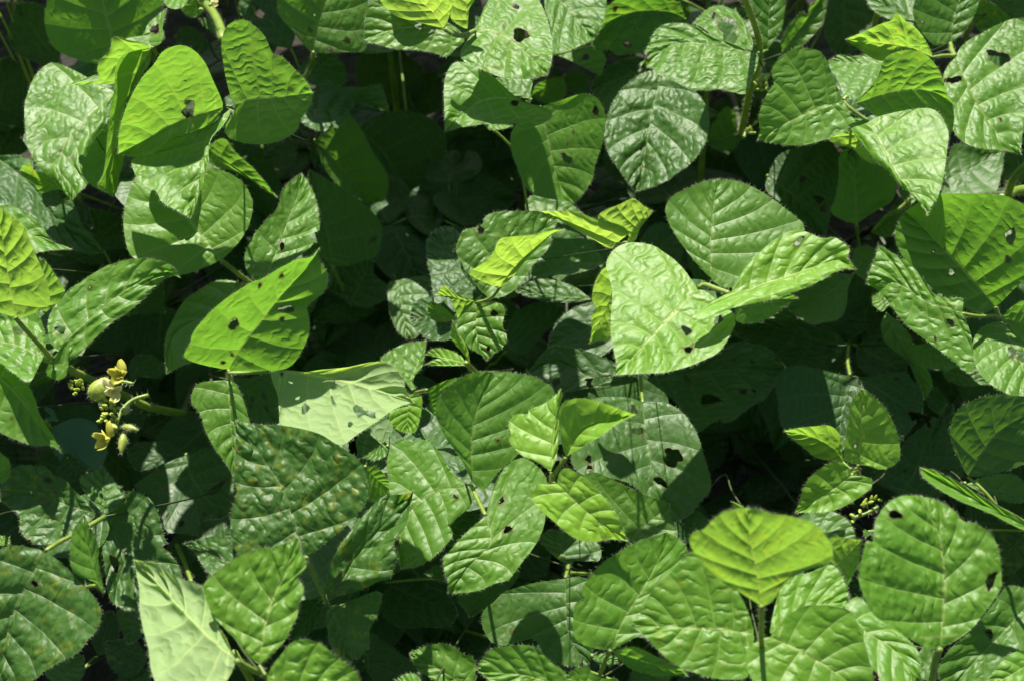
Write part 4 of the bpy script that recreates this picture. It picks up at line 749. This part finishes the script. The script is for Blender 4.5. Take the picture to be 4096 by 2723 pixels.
groups = {}
for R in ROWS: groups.setdefault(R['pl'], {}).setdefault(R['leaf'], []).append(R)
tl = {}
for pl, lf, tile, line, h0, h1, r in STALKS:
    P = smooth([src(tile, q) for q in line], max(6, 4 * len(line))); hh = np.linspace(h0, h1, len(P))
    W = np.array([at_z(P[i], hh[i]) for i in range(len(P))])
    px = np.linalg.norm(W[0] - CAM) * 36 / LENS / 4096
    tl.setdefault(pl, {}).setdefault(lf, []).append((W, r * K * px))
PROOT = {}
n_leaf = 0
for pi, pl in enumerate(sorted(groups, key=lambda q: int(q[1:]))):
    leaves = groups[pl]; st = tl.get(pl, {})
    bases = {lf: [at_z(src(R['tile'], R['base']), R['h']) for R in rows] for lf, rows in leaves.items()}
    allb = np.array([b for v in bases.values() for b in v])
    root = np.array([allb[:, 0].mean(), allb[:, 1].mean() + 0.25, 0.0]); PROOT[pl] = root
    top = allb[:, 2].max()
    E = thing(NAMEOF.get(pl, 'bean_plant'), root, LABEL[pl], 'weed' if pl == 'p12' else 'bean plant', None if pl == 'p12' else 'bean plants of the field')
    # main stem: from the ground up, on to the visible stem where the photograph shows one
    acc = [[], [], []]
    if 'stem' in st:
        for W, r in st['stem']:
            lo, hi = (W[-1], W[0]) if W[-1][2] < W[0][2] else (W[0], W[-1])
            P = W if W[0][2] <= W[-1][2] else W[::-1]
            add_tube(acc, P, np.linspace(r * 1.05, r * 0.85, len(P)), pi * 13 + 1, True, 0.0024)
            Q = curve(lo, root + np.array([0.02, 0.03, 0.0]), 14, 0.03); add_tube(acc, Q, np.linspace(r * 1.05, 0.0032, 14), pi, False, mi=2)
    stem_top = root + np.array([0, -0.04, min(0.16, max(0.08, allb[:, 2].min() - 0.09))])
    Q = curve(root - np.array([0, 0, 0.01]), stem_top, 14, 0, 0.01)
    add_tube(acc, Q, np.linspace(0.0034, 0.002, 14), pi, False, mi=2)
    mesh_obj('stem', acc[0], acc[1], [M_STEM, M_HAIR, M_SHADY], E, None, acc[2])
    for lf, rows in leaves.items():
        acc = [[], [], []]
        lines = st.get(lf, [])
        bs = np.array(bases[lf])
        rt = 0.0011 if not lines else float(np.mean([r for _, r in lines]))
        J = None
        for W, r in lines:
            add_tube(acc, W, np.linspace(r * 0.9, r, len(W)), pi * 31 + len(acc[0]), True)
            e = W[-1] if W[-1][2] <= W[0][2] else W[0]
            if J is None or e[2] < J[2]: J = e
        if J is None:
            J = bs.mean(0) + np.array([0, 0.006, -0.012])
            if len(bs) == 1: J = bs[0] + np.array([0, 0.002, -0.004])
            for b in bs: add_tube(acc, curve(b, J, 6, 0.002), np.linspace(0.0008, 0.001, 6), pi + 3, False)
        away = J + np.array([0.12 * math.sin(pi * 1.7 + 2.3 * len(acc[0])), 0.56, -0.83]) * (J[2] - stem_top[2]) * 0.75
        away[2] = max(away[2], 0.05)
        Q = np.vstack([curve(J, away, 8, 0.0), curve(away, np.array([stem_top[0], stem_top[1], min(stem_top[2], away[2])]), 8, -0.01)[1:]])
        Q = smooth(Q[::3] if len(Q[::3]) > 3 else Q, 16)
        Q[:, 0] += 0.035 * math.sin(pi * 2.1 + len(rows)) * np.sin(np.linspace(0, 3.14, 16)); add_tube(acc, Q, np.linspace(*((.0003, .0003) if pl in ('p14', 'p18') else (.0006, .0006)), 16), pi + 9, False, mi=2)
        SK = mesh_obj('leaf_stalk', acc[0], acc[1], [M_STEM, M_HAIR, M_SHADY], E, None, acc[2])
        for R in rows:
            seed = 1000 + n_leaf * 7; n_leaf += 1
            G, s, t, hp = grid_from_row(R, seed)
            build_leaf('leaflet', G, s, t, hp, SK, R['tone'], R['rust'], R['rug'], seed, R['flip'], True, [M_WEED, M_HAIR] if pl == 'p12' else None, R['tone'] <= 0.2 or R['shade'] > 0)

def wild_leaf(E, joint, stem_at, az, size, tone, seed, hair=False, res=(24, 13), nopic=False, tilt=0.25):
    """one three-part leaf hanging on its stalk, for the depth of the canopy and the field around"""
    r = np.random.default_rng(seed); made = []
    for k, da in enumerate((0, 75, -75)):
        a = az + rad(da + r.normal(0, 8)); d = np.array([math.sin(a), math.cos(a), -0.15 - 0.25 * r.random()])
        b = joint + (np.array([math.sin(az), math.cos(az), 0]) * 0.014 if k == 0 else 0)
        nv = np.array([r.normal(0, tilt), r.normal(-0.12, tilt), 1.0])
        Lm = size * (1.0 if k == 0 else 0.88) * (0.9 + 0.2 * r.random())
        if nopic:
            tipp = b + nrm(d) * Lm; bad = False
            for u in np.linspace(0, 1, 5):
                for w in (-0.35, 0, 0.35):
                    q = b + nrm(d) * Lm * u + np.array([math.cos(a), -math.sin(a), 0]) * Lm * w
                    X, Y = project(q)
                    if -40 < X < 4136 and -40 < Y < 2763: bad = True
            if bad: continue
        made.append((b, d, nv, Lm))
    if not made: return
    dark_ = tone <= 0.16
    acc = [[], [], []]
    for b, d, nv, Lm in made: add_tube(acc, curve(b, joint + np.array([0, 0, -0.003]), 4), np.full(4, 0.0009), seed, False)
    mid = (joint + stem_at) / 2 + np.array([0, 0, 0.01])
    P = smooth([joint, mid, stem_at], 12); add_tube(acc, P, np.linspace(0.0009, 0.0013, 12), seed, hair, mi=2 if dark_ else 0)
    SK = mesh_obj('leaf_stalk', acc[0], acc[1], [M_STEM, M_HAIR, M_SHADY], E, None, acc[2])
    for i, (b, d, nv, Lm) in enumerate(made):
        G, s, t = ovate(b, d, nv, Lm, Lm * (0.40 + 0.06 * r.random()), 0.12 + 0.15 * r.random(), 0.12 * r.normal(), seed + i, *res)
        build_leaf('leaflet', G, s, t, np.full(s.shape, 1.0), SK, tone, 0.15, 0.4, seed + i, False, hair, None, tone <= 0.16)

# lower leaves of the visible plants, in the shade of the canopy
by_name = {o['label']: o for o in COL.objects if 'label' in o}
k = 0
for pl in PROOT:
    if pl in ('p12', 'p30'): continue
    E = by_name[LABEL[pl]]; root = PROOT[pl]
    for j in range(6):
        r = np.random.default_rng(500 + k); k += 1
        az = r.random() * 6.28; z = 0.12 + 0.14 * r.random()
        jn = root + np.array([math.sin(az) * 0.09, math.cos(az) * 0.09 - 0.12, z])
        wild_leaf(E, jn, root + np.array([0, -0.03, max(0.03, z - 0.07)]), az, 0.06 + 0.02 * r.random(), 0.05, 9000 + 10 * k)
# plants around the picture, whose shade falls into it
k = 0
for gx in np.arange(-0.70, 0.71, 0.14):
    for gy in np.arange(-0.50, 0.80, 0.145):
        r = np.random.default_rng(700 + k); k += 1
        c = np.array([gx + r.normal(0, .02), gy + r.normal(0, .02), 0.45]); X, Y = project(c)
        if 250 < X < 3850 and 250 < Y < 2500: continue
        if c[1] < -0.36 and abs(c[0]) < 0.2: continue
        root = np.array([c[0], c[1] + 0.03, 0])
        E = None; nm = len(bpy.data.objects)
        E = thing('bean_plant', root, 'leafy green bean plant of the field around, outside the picture', 'bean plant', 'bean plants beyond the picture edge')
        for j in range(6):
            az = j * 2.4 + r.normal(0, .3); z = 0.26 + 0.035 * j + 0.03 * r.random()
            jn = root + np.array([math.sin(az) * 0.05, math.cos(az) * 0.05, z])
            wild_leaf(E, jn, root + np.array([0, 0, z - 0.10]), az, 0.06 + 0.025 * r.random(), 0.25 + 0.4 * r.random(), 20000 + 50 * k + 7 * j, False, (20, 11), True)
        if len(E.children) == 0: bpy.data.objects.remove(E); continue
        Q = curve(root - np.array([0, 0, 0.01]), root + np.array([0, 0, 0.40]), 12, 0, 0.01); v, f, _ = tube(Q, np.linspace(0.0034, 0.0018, 12))
        mesh_obj('stem', v, f, [M_STEM], E)


# added inner leaves, unseen under outer ones, placed to block sun from the depths
from mathutils.bvhtree import BVHTree
def make_bvh():
    V, F, own = [], [], []
    for gi, (G, dk) in enumerate(COARSE):
        a, b_ = G.shape[:2]; k0 = len(V); V += [tuple(q) for q in G.reshape(-1, 3)]
        ii = (np.arange(a * b_) + k0).reshape(a, b_)
        q = np.stack([ii[:-1, :-1], ii[:-1, 1:], ii[1:, 1:], ii[1:, :-1]], -1).reshape(-1, 4).tolist(); F += q; own += [gi] * len(q)
    return BVHTree.FromPolygons(V, F), own
SV, CV = Vector(SUNV), Vector(CAM)
def seen(bvh, c, gap=0.008):
    d = Vector(c) - CV; ln = d.length; h = bvh.ray_cast(CV, d / ln, ln)
    return h[0] is None or (Vector(c) - h[0]).length < gap
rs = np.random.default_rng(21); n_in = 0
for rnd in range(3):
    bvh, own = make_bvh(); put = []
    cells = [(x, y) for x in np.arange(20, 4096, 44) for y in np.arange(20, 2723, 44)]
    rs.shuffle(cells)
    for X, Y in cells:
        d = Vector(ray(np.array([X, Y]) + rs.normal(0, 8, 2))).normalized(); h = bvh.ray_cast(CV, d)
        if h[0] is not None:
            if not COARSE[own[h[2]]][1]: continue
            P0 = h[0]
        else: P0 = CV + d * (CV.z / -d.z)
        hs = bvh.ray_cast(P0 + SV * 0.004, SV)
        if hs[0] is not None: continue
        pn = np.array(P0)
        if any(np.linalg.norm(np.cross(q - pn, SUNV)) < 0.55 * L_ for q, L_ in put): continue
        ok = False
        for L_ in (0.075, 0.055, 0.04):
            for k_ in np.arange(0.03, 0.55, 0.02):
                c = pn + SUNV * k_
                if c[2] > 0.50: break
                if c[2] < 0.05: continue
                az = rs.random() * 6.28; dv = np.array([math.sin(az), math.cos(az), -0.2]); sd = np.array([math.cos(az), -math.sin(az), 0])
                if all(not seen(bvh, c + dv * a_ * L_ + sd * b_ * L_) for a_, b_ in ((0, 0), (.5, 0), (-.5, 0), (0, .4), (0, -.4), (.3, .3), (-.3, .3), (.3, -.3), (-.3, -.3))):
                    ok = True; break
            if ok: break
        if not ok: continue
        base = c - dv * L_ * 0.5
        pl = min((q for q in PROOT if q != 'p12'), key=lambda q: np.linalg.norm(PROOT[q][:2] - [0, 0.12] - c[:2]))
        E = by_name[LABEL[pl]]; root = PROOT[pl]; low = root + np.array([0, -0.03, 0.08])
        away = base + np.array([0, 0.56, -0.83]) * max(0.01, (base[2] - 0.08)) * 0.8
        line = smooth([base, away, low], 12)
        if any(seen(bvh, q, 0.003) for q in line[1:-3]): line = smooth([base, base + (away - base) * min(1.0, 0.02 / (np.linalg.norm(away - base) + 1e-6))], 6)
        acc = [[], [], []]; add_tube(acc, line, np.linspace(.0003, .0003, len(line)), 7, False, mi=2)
        SK = mesh_obj('leaf_stalk', acc[0], acc[1], [M_STEM, M_HAIR, M_SHADY], E, None, acc[2])  # stalk for the added shading leaf
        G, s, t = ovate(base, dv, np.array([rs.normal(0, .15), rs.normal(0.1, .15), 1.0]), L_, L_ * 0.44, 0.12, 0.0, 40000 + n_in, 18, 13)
        build_leaf('leaflet', G, s, t, np.full(s.shape, 1.0), SK, 0.15, 0.15, 0.4, 40000 + n_in, False, False, None, True)  # added sun blocker in leaf form, hung on the nearest plant
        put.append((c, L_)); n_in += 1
print('inner leaves', n_in)

# ---------------------------------------------------------------- flowers, buds and pods
def petal(c, d, nv, L_, W, cup, n=9):
    d = nrm(d); nv = nrm(nv - d * (nv @ d)); sd = np.cross(nv, d); V, F = [], []
    for i in range(n):
        s = i / (n - 1); w = W * math.sin(math.pi * min(0.97, 0.12 + 0.86 * s) ** 0.9) ** 0.6
        for j in range(7):
            t = j / 3 - 1
            V.append(c + d * L_ * s + sd * w * t + nv * (cup * W * t * t + 0.35 * L_ * s * s * np.sign(cup)))
    for i in range(n - 1):
        for j in range(6): a = i * 7 + j; F.append((a, a + 1, a + 8, a + 7))
    return V, F
def join(parts):
    V, F = [], []
    for v, f in parts: k0 = len(V); V += list(v); F += [tuple(i + k0 for i in q) for q in f]
    return V, F
def blob(c, d, L_, W, seed, n=8, m=10, curl=0.0):
    d = nrm(d); x = nrm(np.cross(d, [0.3, 0.2, 0.93])); y = np.cross(d, x); V, F = [], []
    for i in range(n + 1):
        s = i / n; w = W * math.sin(math.pi * (0.04 + 0.92 * s)) ** 0.7 * (1 - 0.35 * s)
        for j in range(m):
            a = 2 * math.pi * j / m; V.append(c + d * L_ * s + x * (w * math.cos(a) + curl * L_ * s * s) + y * w * math.sin(a) * 0.8)
    for i in range(n):
        for j in range(m): F.append((i * m + j, i * m + (j + 1) % m, (i + 1) * m + (j + 1) % m, (i + 1) * m + j))
    F.append(tuple(range(m))[::-1]); F.append(tuple(n * m + j for j in range(m)))
    return V, F
def hairy(V, F, count, ln, seed):
    V = [np.asarray(v) for v in V]; c = np.mean(V, axis=0); rng = np.random.default_rng(seed); base = len(V); F = list(F); nf = len(F)
    for _ in range(count):
        p = V[rng.integers(0, base)]; d = nrm(nrm(p - c) + 0.5 * rng.normal(size=3)); t = nrm(np.cross(d, [0.3, 0.5, 0.8])) * 0.00007
        k0 = len(V); V += [p - t, p + t, p + d * ln * (0.5 + rng.random())]; F.append((k0, k0 + 1, k0 + 2))
    return V, F, [0] * nf + [1] * (len(F) - nf)
def px3(tile, p, h): return at_z(src(tile, p), h)
def flower(parent, c, face, size, m, seed):
    r = np.random.default_rng(seed); face = nrm(face); x = nrm(np.cross(face, [0.1, 0.4, 0.9])); y = np.cross(face, x)
    ps = [petal(c, y * 0.8 + x * 0.3 + face * 0.2, face, size * .9, size * .42, 0.9), petal(c, -y * .75 + x * .35 + face * 0.25, face, size * 1.0, size * .36, -0.8),
          petal(c, x - 0.25 * y + face * .15, face + x * .4, size * .95, size * .34, 1.0), petal(c, -x * .8 - 0.5 * y + face * .3, face, size * .7, size * .26, 1.2),
          blob(c + face * size * .12, x * .7 - y * .4 + face * .3, size * .7, size * .15, seed, 8, 8, .35)]
    V, F = join(ps); o = mesh_obj('flower', V, F, [m], parent)
    return o
E10 = by_name[LABEL['p10']]
def cluster(E, tile, line, h, items, seed):
    P = np.array([px3(tile, q, h) for q in line]); P = smooth(P, 12)
    acc = [[], [], []]; add_tube(acc, P, np.linspace(.0011, .0009, 12), seed, True, .002)
    C = mesh_obj('flower_stalk', acc[0], acc[1], [M_STEM, M_HAIR], E, None, acc[2])
    for i, (kind, p, hh, d, sz) in enumerate(items):
        c = px3(tile, p, hh); d = np.asarray(d, float)
        if kind == 'F': flower(C, c, d, sz, M_PETAL, seed + i)
        elif kind == 'f': flower(C, c, d, sz, M_CREAM, seed + i)
        elif kind == 'b':
            V, F = blob(c, d, sz, sz * .33, seed + i); mesh_obj('bud', V, F, [M_BUD], C)
        elif kind == 'p':
            V, F = blob(c, d, sz, sz * .26, seed + i, 10, 12, .15); V, F, mi = hairy(V, F, 130, .0016, seed + i); mesh_obj('pod', V, F, [M_BUD, M_HAIR], C, None, mi)
        elif kind == 'c':
            V, F = blob(c, d, sz, sz * .46, seed + i, 10, 14, .1); V, F, mi = hairy(V, F, 150, .0016, seed + i); mesh_obj('bract', V, F, [M_BUD, M_HAIR], C, None, mi)
rb = np.random.default_rng(4)
cluster(E10, 'D', [(700, 1120), (760, 1085), (820, 1060), (900, 1075)], .475, [('F', (822, 1012), .492, (-.1, -.5, .8), .0075), ('f', (765, 1120), .488, (.5, -.5, .6), .0072), ('c', (625, 1185), .48, (.35, .75, .35), .0135)]
        + [('b', (495 + 22 * (i % 4), 1068 + 24 * (i // 4)),.476, (rb.normal(0, .4), rb.normal(0, .4), .7), .0038) for i in range(14)], 61)
cluster(E10, 'D', [(1000, 1150), (900, 1180), (830, 1240), (790, 1330), (780, 1400)], .472, [('F', (735, 1440), .482, (-.5, -.6, .5), .0078), ('p', (825, 1362), .482, (.95, -.15, .1), .0085), ('p', (830, 1410), .48, (.1, -.85, -.2), .0105), ('b', (735, 1352), .48, (.6, -.4, .3), .007), ('c', (820, 1270), .475, (.6, .1, .5), .006)]
        + [('b', (700 + 26 * (i % 4) + rb.normal(0, 4), 1195 + 26 * (i // 4)), .478, (rb.normal(0, .5), rb.normal(-.2, .4), .7), .0042) for i in range(24)], 62)
cluster(by_name[LABEL['p6']], 'C', [(545, 560), (580, 580), (600, 610)], .42, [('b', (560 + 22 * (i % 4), 560 + 24 * (i // 4)), .422, (rb.normal(0, .5), rb.normal(0, .5), .7), .0042) for i in range(12)] + [('c', (570, 540), .425, (.9, .5, .2), .008)], 63)
cluster(by_name[LABEL['p27']], 'I', [(1200, 470), (1290, 440), (1380, 390)], .39, [('b', (1255 + 24 * (i % 6), 385 + 26 * (i // 6) - 8 * (i % 6)), .392, (rb.normal(0, .5), rb.normal(0, .5), .7), .0042) for i in range(9)] + [('b', (1190, 445), .43, (.1, -.5, .6), .005), ('b', (1200, 490), .43, (-.1, -.5, .6), .004)], 64)
cluster(by_name[LABEL['p1']], 'A', [(1410, 40), (1440, 20), (1460, 10)], .45, [('b', (1370, 65), .46, (-.3, -.5, .5), .005), ('f', (1450, 30), .46, (.3, -.3, .8), .004), ('b', (1765, 1000), .44, (.2, -.2, .8), .0045)], 65)
cluster(by_name[LABEL['p6']], 'C', [(470, 930), (480, 900), (500, 880)], .395, [('b', (490 + 18 * (i % 3), 880 + 22 * (i // 3)), .397, (rb.normal(0, .5), rb.normal(0, .5), .7), .0045) for i in range(6)], 66)

# ---------------------------------------------------------------- grass tuft in the corner, soil
r = np.random.default_rng(3); c0 = px3('A', (10, -40), .33)
GT = thing('grass_tuft', (c0[0], c0[1], 0), 'thin bright grass blades in the top left corner', 'grass')
for i in range(4):
    a = r.random() * 6.28; tip = c0 + np.array([.03 * r.normal(), .03 * r.normal() + .02, .02 * r.random()])
    P = smooth([np.array([c0[0] + .01 * r.normal(), c0[1] + .01 * r.normal(), 0]), (c0 * .6 + tip * .4) * [1, 1, .8], tip], 14); V, F = [], []
    sd = nrm(np.array([math.cos(a), math.sin(a), 0]))
    for j, p in enumerate(P):
        w = .003 * (1 - (j / 13) ** 2) + .0002; V += [p - sd * w, p + np.array([0, 0, -.0006]), p + sd * w]
    for j in range(13): q = j * 3; F += [(q, q + 1, q + 4, q + 3), (q + 1, q + 2, q + 5, q + 4)]
    mesh_obj('blade', V, F, [M_GRASS], GT)

V, F = [], []
xs = np.r_[-40, -8, -2, np.linspace(-1.2, 1.2, 61), 2, 8, 40]; n = len(xs)
for y in xs:
    for x in xs:
        z = 0.02 * mnoise.noise(Vector((x * 6, y * 6, 0))) + 0.008 * mnoise.noise(Vector((x * 22, y * 22, 3))) if abs(x) < 1.3 and abs(y) < 1.3 else 0.0
        V.append((x, y, z - 0.005))
for i in range(n - 1):
    for j in range(n - 1): F.append((i * n + j, i * n + j + 1, (i + 1) * n + j + 1, (i + 1) * n + j))
g = mesh_obj('ground', V, F, [M_SOIL]); g['kind'] = 'structure'

# ---------------------------------------------------------------- light, sky, camera
W = bpy.data.worlds.new('World'); S.world = W; W.use_nodes = True
nt = W.node_tree; nt.nodes.clear()
sky = nt.nodes.new('ShaderNodeTexSky'); sky.sky_type = 'NISHITA'; sky.sun_disc = False
sky.sun_elevation = rad(SUN_ELEV); sky.sun_rotation = rad(SUN_AZ)
bg = nt.nodes.new('ShaderNodeBackground'); bg.inputs[1].default_value = SKY
wo = nt.nodes.new('ShaderNodeOutputWorld'); nt.links.new(sky.outputs[0], bg.inputs[0]); nt.links.new(bg.outputs[0], wo.inputs[0])
sl = bpy.data.lights.new('sun', 'SUN'); sl.energy = SUN; sl.angle = rad(0.7); sl.color = (1.0, 0.95, 0.83)
so = bpy.data.objects.new('sun', sl); COL.objects.link(so); so.rotation_euler = Vector(-SUNV).to_track_quat('-Z', 'Y').to_euler(); so.location = SUNV * 3
cam = bpy.data.cameras.new('camera'); cam.lens = LENS; cam.sensor_width = 36; cam.clip_start = 0.02; cam.clip_end = 200
cam.dof.use_dof = True; cam.dof.focus_distance = DIST - 0.005; cam.dof.aperture_fstop = 13
co = bpy.data.objects.new('camera', cam); COL.objects.link(co); co.location = CAM; co.rotation_euler = (rad(90 - PITCH), 0, 0)
S.camera = co
S.view_settings.view_transform = 'Standard'; S.view_settings.look = 'None'; S.view_settings.gamma = 1; S.view_settings.exposure = EXPO
S.cycles.max_bounces = 6; S.cycles.diffuse_bounces = 4; S.cycles.transmission_bounces = 4; S.cycles.use_denoising = True
